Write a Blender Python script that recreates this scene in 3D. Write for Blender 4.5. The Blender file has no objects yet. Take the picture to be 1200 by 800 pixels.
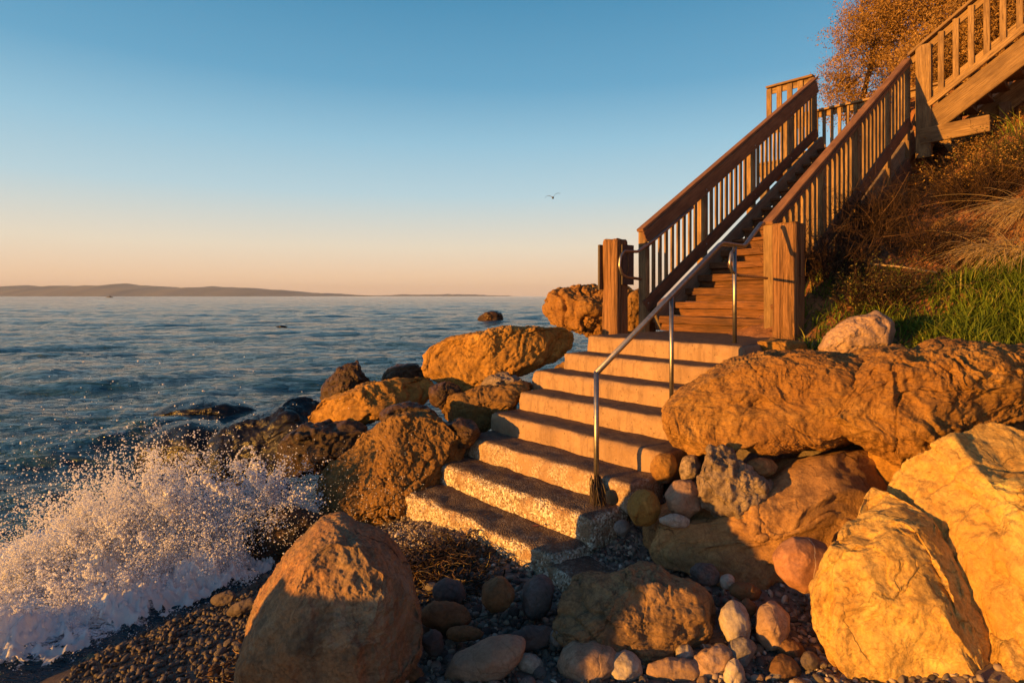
import bpy, bmesh, math, random
import numpy as np
from mathutils import Vector, Matrix
random.seed(7)
RNG = np.random.default_rng(11)
SC = bpy.context.scene
COL = SC.collection
F = 700.0; H = 1.79; SEA = -0.40

# ------------------------------------------------------------------ helpers
def tag(o, label=None, cat=None, group=None, kind=None):
    if label: o['label'] = label
    if cat: o['category'] = cat
    if group: o['group'] = group
    if kind: o['kind'] = kind
    return o

def mesh_np(name, V, Fc, mat=None, smooth=True, parent=None, loc=None, col=None, uv=None):
    """V (n,3); Fc (m,k) with constant k, or list of such arrays."""
    me = bpy.data.meshes.new(name)
    V = np.asarray(V, dtype=np.float32)
    Fs = Fc if isinstance(Fc, list) else [Fc]
    Fs = [np.asarray(f, dtype=np.int32) for f in Fs if len(f)]
    me.vertices.add(len(V)); me.vertices.foreach_set('co', V.ravel())
    nl = sum(f.size for f in Fs); npoly = sum(len(f) for f in Fs)
    me.loops.add(nl); me.polygons.add(npoly)
    me.loops.foreach_set('vertex_index', np.concatenate([f.ravel() for f in Fs]))
    tot = np.concatenate([np.full(len(f), f.shape[1], np.int32) for f in Fs])
    st = np.concatenate([[0], np.cumsum(tot)[:-1]]).astype(np.int32)
    me.polygons.foreach_set('loop_start', st)
    me.polygons.foreach_set('loop_total', tot)
    if smooth: me.polygons.foreach_set('use_smooth', np.ones(npoly, dtype=bool))
    if col is not None:
        a = me.attributes.new('tint', 'FLOAT', 'POINT')
        a.data.foreach_set('value', np.asarray(col, dtype=np.float32))
    me.update(calc_edges=True); me.validate()
    if mat: me.materials.append(mat)
    o = bpy.data.objects.new(name, me); COL.objects.link(o)
    if parent: o.parent = parent
    if loc is not None: o.location = loc
    return o

def empty(name, loc, label=None, cat=None, group=None):
    o = bpy.data.objects.new(name, None); COL.objects.link(o); o.location = loc
    o.empty_display_size = .1
    return tag(o, label, cat, group)

# gradient noise -----------------------------------------------------------
_perm = RNG.permutation(256).astype(np.int64)
_grad = RNG.normal(size=(256, 3)); _grad /= np.linalg.norm(_grad, axis=1)[:, None]
def gnoise(P):
    P = np.asarray(P, dtype=np.float64)
    i = np.floor(P).astype(np.int64); f = P - i
    w = f*f*f*(f*(f*6-15)+10)
    out = 0
    for dx in (0, 1):
        for dy in (0, 1):
            for dz in (0, 1):
                h = _perm[(_perm[(_perm[(i[:,0]+dx) & 255] + i[:,1]+dy) & 255] + i[:,2]+dz) & 255]
                g = _grad[h]
                d = g[:,0]*(f[:,0]-dx) + g[:,1]*(f[:,1]-dy) + g[:,2]*(f[:,2]-dz)
                out = out + d*(w[:,0] if dx else 1-w[:,0])*(w[:,1] if dy else 1-w[:,1])*(w[:,2] if dz else 1-w[:,2])
    return out*1.6
def fbm(P, oct=4, gain=.5):
    P = np.asarray(P, dtype=np.float64); a = 1; s = 0
    for k in range(oct):
        s = s + a*gnoise(P*(2.03**k) + 17.3*k); a *= gain
    return s
def ridged(P, oct=4, gain=.5):
    P = np.asarray(P, dtype=np.float64); a = 1; s = 0
    for k in range(oct):
        s = s + a*(1-2*np.abs(gnoise(P*(2.03**k) + 9.1*k))); a *= gain
    return s
def worley(P):
    P = np.asarray(P, dtype=np.float64); i = np.floor(P).astype(np.int64)
    d1 = np.full(len(P), 9.); d2 = np.full(len(P), 9.)
    for dx in (-1, 0, 1):
        for dy in (-1, 0, 1):
            for dz in (-1, 0, 1):
                c = i + np.array([dx, dy, dz])
                h = _perm[(_perm[(_perm[c[:,0] & 255] + c[:,1]) & 255] + c[:,2]) & 255]
                d = np.linalg.norm(c + .5 + .45*_grad[h] - P, axis=1)
                m = d < d1
                d2 = np.where(m, d1, np.minimum(d2, d)); d1 = np.where(m, d, d1)
    return d1, d2

def vnormals(V, T):
    n = np.cross(V[T[:,1]]-V[T[:,0]], V[T[:,2]]-V[T[:,0]])
    N = np.zeros_like(V)
    for k in range(3): np.add.at(N, T[:,k], n)
    l = np.linalg.norm(N, axis=1)[:, None]; l[l < 1e-12] = 1
    return N/l

_ico = {}
def ico(sub):
    if sub not in _ico:
        bm = bmesh.new(); bmesh.ops.create_icosphere(bm, subdivisions=sub, radius=1)
        bm.verts.ensure_lookup_table()
        V = np.array([v.co[:] for v in bm.verts]); T = np.array([[v.index for v in f.verts] for f in bm.faces])
        bm.free(); V /= np.linalg.norm(V, axis=1)[:, None]
        _ico[sub] = (V, T)
    return _ico[sub]

# coordinate helpers ---------------------------------------------------------
UX, UY = -.66, .75       # along a stair nosing, away from the camera
VX, VY = .75, .66        # up the stairs
OX, OY = 2.0, 5.19       # front right corner of the concrete landing
def W(u, v, z=0): return Vector((OX + VX*v + UX*u, OY + VY*v + UY*u, z))
def P(px, py, Y): return Vector(((px-600)/F*Y, Y, H-(py-347)/F*Y))
def PU(px, py, u):
    k = (px-600)/F
    v = (k*(OY+UY*u) - (OX+UX*u))/(VX-k*VY)
    Y = OY+UY*u+VY*v
    return v, H-(py-347)/F*Y
def PV(px, py, v):
    k = (px-600)/F
    u = (k*(OY+VY*v) - (OX+VX*v))/(UX-k*UY)
    Y = OY+UY*u+VY*v
    return u, H-(py-347)/F*Y

# ------------------------------------------------------------------ materials
class NT:
    def __init__(s, name):
        s.m = bpy.data.materials.new(name); s.m.use_nodes = True
        s.t = s.m.node_tree; s.n = s.t.nodes; s.b = s.n['Principled BSDF']
        s.tc = s.n.new('ShaderNodeTexCoord')
    def link(s, a, b): s.t.links.new(a, b)
    def new(s, typ, **kw):
        n = s.n.new(typ)
        for k, v in kw.items():
            if k in n.inputs: n.inputs[k].default_value = v
            else: setattr(n, k, v)
        return n
    def mapping(s, scale=(1,1,1), rnd=0., src='Object'):
        mp = s.new('ShaderNodeMapping'); s.link(s.tc.outputs[src], mp.inputs['Vector'])
        mp.inputs['Scale'].default_value = scale
        if rnd:
            oi = s.new('ShaderNodeObjectInfo'); mu = s.new('ShaderNodeMath', operation='MULTIPLY'); mu.inputs[1].default_value = rnd
            s.link(oi.outputs['Random'], mu.inputs[0]); cb = s.new('ShaderNodeCombineXYZ')
            for k in range(3): s.link(mu.outputs[0], cb.inputs[k])
            s.link(cb.outputs[0], mp.inputs['Location'])
        return mp.outputs[0]
    def noise(s, vec, scale, detail=5, rough=.6, dist=0):
        n = s.new('ShaderNodeTexNoise'); n.inputs['Scale'].default_value = scale; n.inputs['Detail'].default_value = detail
        n.inputs['Roughness'].default_value = rough; n.inputs['Distortion'].default_value = dist
        s.link(vec, n.inputs['Vector']); return n.outputs['Fac']
    def vor(s, vec, scale, feature='F1'):
        n = s.new('ShaderNodeTexVoronoi'); n.feature = feature; n.inputs['Scale'].default_value = scale
        s.link(vec, n.inputs['Vector']); return n.outputs['Distance']
    def ramp(s, fac, stops, interp='LINEAR'):
        r = s.new('ShaderNodeValToRGB'); r.color_ramp.interpolation = interp
        els = r.color_ramp.elements
        while len(els) < len(stops): els.new(.5)
        for e, (p, c) in zip(els, stops):
            e.position = p; e.color = (c, c, c, 1) if isinstance(c, (int, float)) else (*c, 1)
        s.link(fac, r.inputs['Fac']); return r.outputs['Color']
    def mix(s, fac, a, b, mode='MIX'):
        n = s.new('ShaderNodeMix'); n.data_type = 'RGBA'; n.blend_type = mode; n.clamp_factor = True
        for sock, v in ((n.inputs[0], fac), (n.inputs[6], a), (n.inputs[7], b)):
            if isinstance(v, (int, float)): sock.default_value = v
            elif isinstance(v, tuple): sock.default_value = (*v, 1)
            else: s.link(v, sock)
        return n.outputs[2]
    def math(s, op, a, b=0.):
        n = s.new('ShaderNodeMath', operation=op)
        for k, v in enumerate((a, b)):
            if isinstance(v, (int, float)): n.inputs[k].default_value = v
            else: s.link(v, n.inputs[k])
        return n.outputs[0]
    def bump(s, h, strength=.5, dist=.02, prev=None):
        b = s.new('ShaderNodeBump'); b.inputs['Strength'].default_value = strength; b.inputs['Distance'].default_value = dist
        s.link(h, b.inputs['Height'])
        if prev is not None: s.link(prev, b.inputs['Normal'])
        return b.outputs[0]
    def out(s, col, rough=.8, normal=None, **kw):
        if isinstance(col, tuple): s.b.inputs['Base Color'].default_value = (*col, 1)
        else: s.link(col, s.b.inputs['Base Color'])
        if isinstance(rough, (int, float)): s.b.inputs['Roughness'].default_value = rough
        else: s.link(rough, s.b.inputs['Roughness'])
        if normal is not None: s.link(normal, s.b.inputs['Normal'])
        for k, v in kw.items(): s.b.inputs[k.replace('_', ' ')].default_value = v
        return s.m

def rock_mat(name, c1, c2, c3, wet=0., strata=0., crack=.6, grain=1., spots=0., vein=0):
    s = NT(name); v = s.mapping(rnd=20)
    n1 = s.noise(v, 1.8, 6, .6, .4); n2 = s.noise(v, 7, 8, .65, .3); n3 = s.noise(v, 60, 4, .7)
    col = s.mix(s.ramp(n1, [(.36, 0.), (.62, 1.)]), c1, c2)
    col = s.mix(s.ramp(n2, [(.50, 0.), (.70, 1.)]), col, c3)
    col = s.mix(s.ramp(n3, [(.3, .55), (.62, 0.)]), col, tuple(x*.45 for x in c3))
    # thin irregular fractures
    vd = s.mix(.12, v, s.n_color(v, 3.)) if False else v
    ns = s.new('ShaderNodeTexNoise'); ns.inputs['Scale'].default_value = 3.2; ns.inputs['Detail'].default_value = 5
    s.link(v, ns.inputs['Vector'])
    wv = s.new('ShaderNodeVectorMath', operation='MULTIPLY_ADD'); s.link(ns.outputs['Color'], wv.inputs[0])
    wv.inputs[1].default_value = (.45, .45, .45); s.link(v, wv.inputs[2])
    vv = s.vor(wv.outputs[0], 2.1, 'DISTANCE_TO_EDGE')
    brk = s.ramp(s.noise(v, 2.6, 3), [(.48, 0.), (.6, 1.)])
    ck = s.math('MULTIPLY', s.ramp(vv, [(.0, 1.), (.018, 0.)]), s.math('MULTIPLY', brk, crack))
    col = s.mix(ck, col, tuple(x*.25 for x in c3))
    n5 = s.noise(v, 18, 8, .75, .5); col = s.mix(s.ramp(n5, [(.50, 0.), (.70, .75*min(grain, 1.))]), col, tuple(x*.55 for x in c3))
    n7 = s.noise(v, 3.1, 8, .7, 1.2); col = s.mix(s.ramp(n7, [(.56, 0.), (.66, .55)]), col, tuple(min(x*1.35+.02, .8) for x in c1))
    n8 = s.ramp(s.noise(v, 2.2, 6, .5, 2.), [(.485, 0.), (.5, .5), (.515, 0.)]); col = s.mix(n8, col, tuple(x*.5 for x in c3))
    n6 = s.noise(v, 1.1, 4, .6); col = s.mix(s.ramp(n6, [(.45, 0.), (.68, .75)]), col, c3)
    if spots:
        sp = s.ramp(s.vor(v, 9, 'F1'), [(.10, 1.), (.2, 0.)])
        col = s.mix(s.math('MULTIPLY', sp, spots), col, tuple(x*.35 for x in c3))
    rn = s.new('ShaderNodeTexNoise'); rn.noise_type = 'RIDGED_MULTIFRACTAL'; rn.inputs['Scale'].default_value = 3.2; rn.inputs['Detail'].default_value = 7; rn.inputs['Roughness'].default_value = .62
    s.link(wv.outputs[0], rn.inputs['Vector']); rg = s.ramp(rn.outputs['Fac'], [(.0, 0.), (.75, 1.)])
    if vein:
        sv = s.new('ShaderNodeSeparateXYZ'); s.link(s.tc.outputs['Object'], sv.inputs[0])
        q_ = s.math('ADD', s.math('ADD', sv.outputs[0], s.math('MULTIPLY', sv.outputs[2], -.30)), s.math('MULTIPLY', s.noise(s.tc.outputs['Object'], 9, 4), .05))
        col = s.mix(s.ramp(q_, [(.0165, 0.), (.018, .85), (.0205, .85), (.022, 0.)]), col, (.75, .62, .5))
    nb = s.bump(rg, .55*min(grain, 1.4)*(1 if grain > .7 else .25), .05); nb = s.bump(n2, .8, .04*grain, nb)
    nb = s.bump(s.noise(v, 26, 8, .75), .9, .014*grain, nb)
    nb = s.bump(s.noise(v, 130, 4, .7), .5, .003*grain, nb)
    if strata:
        mp = s.mapping((1, 1, 6), 20); nb = s.bump(s.noise(mp, 3.5, 6, .6, 1.2), strata, .03, nb)
    iv = s.math('SUBTRACT', 1., ck); nb = s.bump(iv, .9, .012, nb)
    r = .82 if not wet else (s.ramp(n2, [(.35, .10), (.7, .32)]) if wet == 1 else s.ramp(n2, [(.35, .3), (.7, .6)]))
    return s.out(col, r, nb, Specular_IOR_Level=.3 if wet < 1 else .4)

M = {}
M['ochre'] = rock_mat('ochre_sandstone', (0.540, 0.298, 0.068), (0.460, 0.240, 0.053), (0.270, 0.134, 0.034), strata=.3)
M['bright'] = rock_mat('pale_ochre_sandstone', (.76, .51, .165), (.70, .44, .13), (.52, .29, .075), crack=.5)
M['red'] = rock_mat('russet_sandstone', (0.380, 0.211, 0.062), (0.300, 0.154, 0.046), (0.160, 0.086, 0.031), strata=.4, grain=1.3)
M['eroded'] = rock_mat('eroded_sandstone', (0.460, 0.259, 0.071), (0.380, 0.192, 0.053), (0.250, 0.115, 0.034), strata=.8, crack=.5)
M['fore'] = rock_mat('smooth_foreground_stone', (.34, .27, .17), (.42, .20, .085), (.12, .09, .06), grain=.72, crack=.9)
M['flat'] = rock_mat('brown_ochre_flat_stone', (.38, .23, .11), (.52, .30, .13), (.13, .085, .055), crack=.5, spots=.3)
M['clod'] = rock_mat('red_earth_clod', (.46, .22, .09), (.38, .17, .07), (.22, .095, .045), grain=1.2, crack=.4)
M['low'] = rock_mat('mossy_ochre_slab', (.60, .345, .14), (.48, .26, .10), (.24, .125, .06), crack=.9)
M['wet'] = rock_mat('wet_black_rock', (.010, .007, .006), (.016, .010, .007), (.005, .004, .004), wet=1, grain=.7)
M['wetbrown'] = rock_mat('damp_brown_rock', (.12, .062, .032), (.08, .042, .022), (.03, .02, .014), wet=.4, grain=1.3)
M['conglo'] = rock_mat('pitted_conglomerate', (.55, .42, .31), (.42, .31, .22), (.20, .14, .10), grain=2.2, spots=.8)
M['grey'] = rock_mat('grey_pebble', (.30, .26, .235), (.24, .205, .19), (.15, .125, .115), grain=.4, crack=.2)
M['dark'] = rock_mat('dark_pebble', (.17, .13, .12), (.13, .10, .095), (.075, .06, .055), grain=.35, crack=.2)
M['tan'] = rock_mat('tan_pebble', (.50, .34, .24), (.44, .28, .19), (.28, .18, .12), grain=.5, crack=.2)
M['pale'] = rock_mat('pale_pebble', (.55, .48, .40), (.46, .38, .31), (.30, .24, .20), grain=.5, crack=.3)
M['rust'] = rock_mat('rust_pebble', (0.280, 0.144, 0.062), (0.220, 0.110, 0.050), (0.120, 0.067, 0.031), grain=.4, crack=.2)
M['rose'] = rock_mat('rose_brown_cobble', (.42, .21, .12), (.38, .18, .10), (.30, .14, .08), grain=.3, crack=.0, vein=1)

def wood_mat(name, c1, c2, c3, rough=.75, g=1.):
    s = NT(name); v = s.mapping((1.4, 42, 42), rnd=40)
    n1 = s.noise(v, 1., 6, .65, .6); v2 = s.mapping((5, 120, 120), rnd=40); n2 = s.noise(v2, 1., 4, .6)
    v3 = s.mapping((2.5, 6, 6), rnd=13); n3 = s.noise(v3, 1., 4, .6)
    col = s.mix(s.ramp(n1, [(.35, 0.), (.65, 1.)]), c1, c2)
    col = s.mix(s.ramp(n2, [(.48, 0.), (.68, 1.)]), col, c3)
    col = s.mix(s.ramp(n3, [(.42, 0.), (.68, .75)]), col, c3)
    oi = s.new('ShaderNodeObjectInfo')
    col = s.mix(s.math('MULTIPLY', oi.outputs['Random'], .45), col, c3)
    nb = s.bump(n1, .9, .008*g); nb = s.bump(n2, .6, .003*g, nb)
    return s.out(col, rough, nb, Specular_IOR_Level=.25)
M['wood'] = wood_mat('weathered_wood', (.46, .30, .145), (.30, .19, .09), (.11, .065, .035), g=1.8)
M['woodcap'] = wood_mat('worn_cap_rail_wood', (.34, .18, .09), (.25, .12, .06), (.13, .065, .04))
M['woodred'] = wood_mat('brown_stained_wood', (.27, .13, .075), (.20, .095, .055), (.10, .05, .032))
M['woodpost'] = wood_mat('rough_post_wood', (.44, .26, .13), (.34, .18, .09), (.13, .07, .04), g=3.)
M['woodstep'] = wood_mat('old_timber_step', (.27, .12, .052), (.19, .082, .036), (.055, .03, .018), g=3.5)
M['woodgrey'] = wood_mat('greyed_wood', (.30, .24, .17), (.24, .18, .12), (.13, .09, .065), g=1.5)

def concrete_mat(name, agg):
    s = NT(name); v = s.mapping()
    n1 = s.noise(v, 2.2, 6, .6); n2 = s.noise(v, 14, 6, .7); n3 = s.noise(v, 120, 3, .7)
    col = s.mix(s.ramp(n1, [(.35, 0.), (.7, 1.)]), (.40, .265, .165), (.31, .20, .125))
    col = s.mix(s.ramp(n2, [(.52, 0.), (.70, .9)]), col, (.22, .14, .09)); n4 = s.noise(v, 5, 8, .7, .4); col = s.mix(s.ramp(n4, [(.50, 0.), (.66, .7)]), col, (.26, .16, .095)); col = s.mix(s.ramp(s.vor(v, 16), [(.07, .8), (.13, 0.)]), col, (.12, .08, .05))
    col = s.mix(s.ramp(n3, [(.62, 0.), (.75, .6)]), col, (.62, .5, .38))
    vz = s.mapping((14, 14, 1.2)); st = s.ramp(s.noise(vz, 1., 5, .7), [(.50, 0.), (.68, .75)])
    col = s.mix(st, col, (.2, .13, .09))
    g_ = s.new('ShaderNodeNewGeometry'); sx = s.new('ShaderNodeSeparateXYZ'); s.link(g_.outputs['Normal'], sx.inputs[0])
    tread_shade = s.math('MULTIPLY', s.ramp(sx.outputs[2], [(.75, 0.), (.97, 1.)]), s.ramp(n2, [(.2, .55), (.6, 1.)]))
    nb = s.bump(n2, .6, .014); nb = s.bump(n3, .6, .005, nb)
    if agg:
        vo = s.vor(v, 75, 'F1'); c = s.new('ShaderNodeTexVoronoi'); c.inputs['Scale'].default_value = 75
        s.link(v, c.inputs['Vector'])
        hs = s.new('ShaderNodeSeparateColor'); s.link(c.outputs['Color'], hs.inputs[0])
        peb = s.ramp(hs.outputs[0], [(0., (.2, .13, .09)), (.4, (.42, .32, .22)), (.75, (.62, .52, .40)), (1., (.85, .8, .7))])
        m = s.ramp(s.noise(v, 5, 4), [(.38, 0.), (.5, 1.)])
        col = s.mix(s.math('MULTIPLY', m, agg), col, peb)
        nb = s.bump(s.math('SUBTRACT', 1., vo), .9*agg, .012, nb)
    col = s.mix(tread_shade, col, (.115, .08, .062))      # upward faces darkened: shade of the treads put into the colour
    return s.out(col, .92, nb, Specular_IOR_Level=.12)
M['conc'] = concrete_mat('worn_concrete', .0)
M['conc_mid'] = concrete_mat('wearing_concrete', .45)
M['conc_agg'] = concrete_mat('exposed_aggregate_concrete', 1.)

def simple(name, c, rough=.5, metal=0., **kw):
    s = NT(name); v = s.mapping(rnd=5); n = s.noise(v, 30, 4)
    col = s.mix(s.ramp(n, [(.4, 0.), (.7, 1.)]), c, tuple(x*.7 for x in c))
    nb = s.bump(n, .2, .002)
    return s.out(col, rough, nb, Metallic=metal, **kw)
M['steel'] = simple('satin_stainless_steel', (.40, .36, .33), .42, 1.)
M['kelp'] = simple('dried_kelp', (.045, .025, .012), .45)
M['kelpgold'] = simple('golden_brown_kelp', (.22, .12, .03), .45)
M['stick'] = simple('dry_cane', (.42, .30, .18), .8)
M['leafred'] = simple('fallen_red_leaf', (.35, .12, .07), .7)
M['gull'] = simple('grey_feathers', (.10, .10, .11), .8)
M['white'] = simple('white_plate', (.6, .58, .55), .5)
M['sign'] = simple('dark_sign_board', (.07, .05, .045), .6)
M['boat'] = simple('dark_boat_hull', (.06, .05, .05), .6)

def tint_mat(name, stops, rough=.75, sub=0.):
    s = NT(name); a = s.new('ShaderNodeAttribute'); a.attribute_name = 'tint'
    col = s.ramp(a.outputs['Fac'], stops)
    s.out(col, rough, None, Specular_IOR_Level=.15)
    if sub:
        tr = s.new('ShaderNodeBsdfTranslucent'); s.link(col, tr.inputs['Color'])
        mx = s.new('ShaderNodeMixShader'); mx.inputs[0].default_value = sub
        s.link(s.b.outputs[0], mx.inputs[1]); s.link(tr.outputs[0], mx.inputs[2])
        s.link(mx.outputs[0], s.n['Material Output'].inputs['Surface'])
    return s.m
M['russet'] = tint_mat('russet_leaves', [(0, (.11, .06, .018)), (.5, (.30, .17, .05)), (1., (.52, .33, .11))], sub=.2)
M['twig'] = tint_mat('dry_twigs', [(0, (.02, .012, .008)), (.6, (.075, .042, .026)), (1., (.26, .15, .08))])
M['grass'] = tint_mat('green_grass_blades', [(0, (.05, .085, .012)), (.5, (.15, .22, .03)), (.75, (.28, .31, .05)), (1., (.52, .38, .16))], sub=.3)
M['straw'] = tint_mat('straw', [(0, (.42, .29, .13)), (1., (.72, .55, .30))], sub=.15)
M['gravel'] = tint_mat('mixed_gravel', [(0, (.06, .05, .045)), (.4, (.17, .14, .12)), (.7, (.28, .22, .18)), (.9, (.38, .29, .21)), (1., (.6, .53, .46))], rough=.55)
M['shrubgreen'] = tint_mat('shrub_leaves', [(0, (.04, .05, .015)), (.6, (.10, .10, .03)), (1., (.26, .17, .06))], sub=.15)

# ------------------------------------------------------------------ terrain
CP = []
def cp(x, y, z): CP.append((x, y, z))
for t in [(-6,2,-1.3),(-6,8,-1.7),(-9,5,-2),(-3.4,1.5,-.75),(-3.9,3.4,-.8),(-2.9,3.2,-.40),(-2.5,3.6,-.36),(-2.15,4.0,-.36),(-2.2,3.3,-.27),(-1.9,3.7,-.28),(-2.0,4.9,-.46),(-2.9,4.2,-.62),(-3.4,5.5,-.9),
          (-1.3,3.6,-.18),(-1.6,4.4,-.28),(-1.6,2.6,-.16),(-.6,3.6,-.04),(0,3.6,0),(.6,3.4,.02),(0,2.6,0),(-.8,2.6,-.05),(1,2.6,.02),(1.5,3,.05),(0,0,.0),(-2,0,-.25),(-2.2,2.6,-.2),(3,0,.4),(-6,-3,-1.2),(0,-5,0),(6,-4,1.5),
          (-1,4.7,-.08),(-1.8,5.6,-.35),(-.8,6.2,-.1),(-2.4,7,-.7),(0,7,.25),(0.2,8.4,-.2),(-2,9,-1.2),(-2,12,-1.6),(2,14,-1.2),(4,20,-1.6),(2.2,10.5,-.5),(-6,20,-2.5),(0,30,-3),
          (1.0,7.2,.8),(1.9,7.4,1.1),(2.4,7.2,1.25),(3.2,4.3,1.05),(2.3,4.4,.75),(1.3,3.9,.25),(2.2,3.4,.3),(3.2,3.2,.5),(4.0,5.0,1.36),(2.75,5.35,1.18),(3.25,6.6,1.85),(3.1,6.0,1.5),
          (5.14,6,1.95),(5.2,5,1.5),(6.3,7.3,3.1),(7.3,8.5,4.3),(4.57,8,2.62),(6.2,9.5,3.05),(5,7,2.35),(3.9,7.3,2.2),(5.6,8.4,2.9),
          (3.8,8.4,1.8),(5.9,10.6,3.2),(3.17,9.15,.4),(4.6,10.6,1.3),(5.2,13,2.0),(7.0,12.6,5.2),(8.2,13,6.4),(8.8,11,6.0),(6.4,14.5,3.2),
          (3,1,.7),(5,3,1.6),(8,4,3),(8,6,4.0),(10,8,6.6),(12,12,9.5),(16,8,11),(14,2,7),(12,18,8),(7.29,10,3.85),(7.6,9.5,4.05),(7.75,9.0,4.3),(6.85,10.5,3.4),(8,20,2),(12,30,1),(20,20,12),(24,30,10),(24,8,16),(20,-4,10)]: cp(*t)
CPa = np.array(CP); n = len(CPa)
_d = np.linalg.norm(CPa[:,None,:2]-CPa[None,:,:2], axis=2)
_A = np.zeros((n+3, n+3)); _A[:n,:n] = _d + np.eye(n)*1e-3 ; _A[:n,n] = 1; _A[:n,n+1:] = CPa[:,:2]; _A[n,:n] = 1; _A[n+1:,:n] = CPa[:,:2].T
_w = np.linalg.solve(_A, np.concatenate([CPa[:,2], [0,0,0]]))
def ground(X, Y, rough=True):
    X = np.atleast_1d(np.asarray(X, float)); Y = np.atleast_1d(np.asarray(Y, float))
    Z = np.zeros(X.shape); sh = X.shape; X = X.ravel(); Y = Y.ravel(); Z = Z.ravel()
    for k in range(0, len(X), 20000):
        s = slice(k, k+20000)
        d = np.sqrt((X[s,None]-CPa[None,:,0])**2 + (Y[s,None]-CPa[None,:,1])**2 + .02)
        Z[s] = d @ _w[:n] + _w[n] + X[s]*_w[n+1] + Y[s]*_w[n+2]
    if rough:
        Q = np.stack([X, Y, np.zeros_like(X)], 1)
        k = np.clip((Z-1.0)/1.0, 0, 1)
        Z = Z + fbm(Q*1.1, 4)*(.03+.10*k) + fbm(Q*6, 3)*(.010+.035*k)
        k2 = np.clip((Z-1.6)/.6, 0, 1); Z = Z + k2*(.07*ridged(Q*2.2+5, 3)+.04*ridged(Q*5.2+1, 3))
    return Z.reshape(sh)

def terrain():
    # grid finest near the beach
    def axis(lo, hi, c0, c1, fine, g):
        a = [c0]
        while a[-1] < c1: a.append(a[-1]+fine)
        s = fine
        while a[-1] < hi: s *= g; a.append(a[-1]+s)
        b = [c0]; s = fine
        while b[-1] > lo: s *= g; b.append(b[-1]-s)
        return np.array(sorted(set(b[1:]))+a)
    xs = axis(-14, 40, -3.6, 7.5, .035, 1.12); ys = axis(-12, 60, 2.2, 9.5, .035, 1.12)
    X, Y = np.meshgrid(xs, ys); Z = ground(X, Y)
    V = np.stack([X.ravel(), Y.ravel(), Z.ravel()], 1)
    nx = len(xs); ny = len(ys); i = np.arange(nx-1)[None,:] + np.arange(ny-1)[:,None]*nx; i = i.ravel()
    Q = np.stack([i, i+1, i+1+nx, i+nx], 1)
    s = NT('shore_and_bluff_soil'); v = s.mapping()
    g = s.new('ShaderNodeNewGeometry'); sx = s.new('ShaderNodeSeparateXYZ'); s.link(g.outputs['Position'], sx.inputs[0])
    n1 = s.noise(v, 2.5, 8, .65); n2 = s.noise(v, 30, 6, .7); n3 = s.noise(v, 160, 3, .7)
    sand = s.mix(s.ramp(n2, [(.4, 0.), (.65, 1.)]), (.26, .20, .17), (.17, .13, .11))
    sand = s.mix(s.ramp(n3, [(.6, 0.), (.75, .7)]), sand, (.22, .18, .15))
    soil = s.mix(s.ramp(n1, [(.38, 0.), (.62, 1.)]), (.34, .145, .06), (.17, .075, .035))
    soil = s.mix(s.ramp(n2, [(.5, 0.), (.7, 1.)]), soil, (.44, .21, .09))
    hh = s.math('ADD', sx.outputs[2], s.math('MULTIPLY', n1, .6))
    mr = s.new('ShaderNodeMapRange'); s.link(hh, mr.inputs[0]); mr.inputs[1].default_value = 1.35; mr.inputs[2].default_value = 1.7
    col = s.mix(mr.outputs[0], sand, soil)
    wetm = s.new('ShaderNodeMapRange'); s.link(hh, wetm.inputs[0]); wetm.inputs[1].default_value = -.1; wetm.inputs[2].default_value = .25
    col = s.mix(wetm.outputs[0], (.035, .026, .02), col)
    nb = s.bump(n1, .6, .06); nb = s.bump(n2, .7, .02, nb); nb = s.bump(n3, .6, .006, nb)
    r = s.mix(wetm.outputs[0], (.25,.25,.25), (.85,.85,.85))
    o = mesh_np('ground', V, Q, s.out(col, r, nb, Specular_IOR_Level=.3)); tag(o, kind='structure')
terrain()

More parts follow.
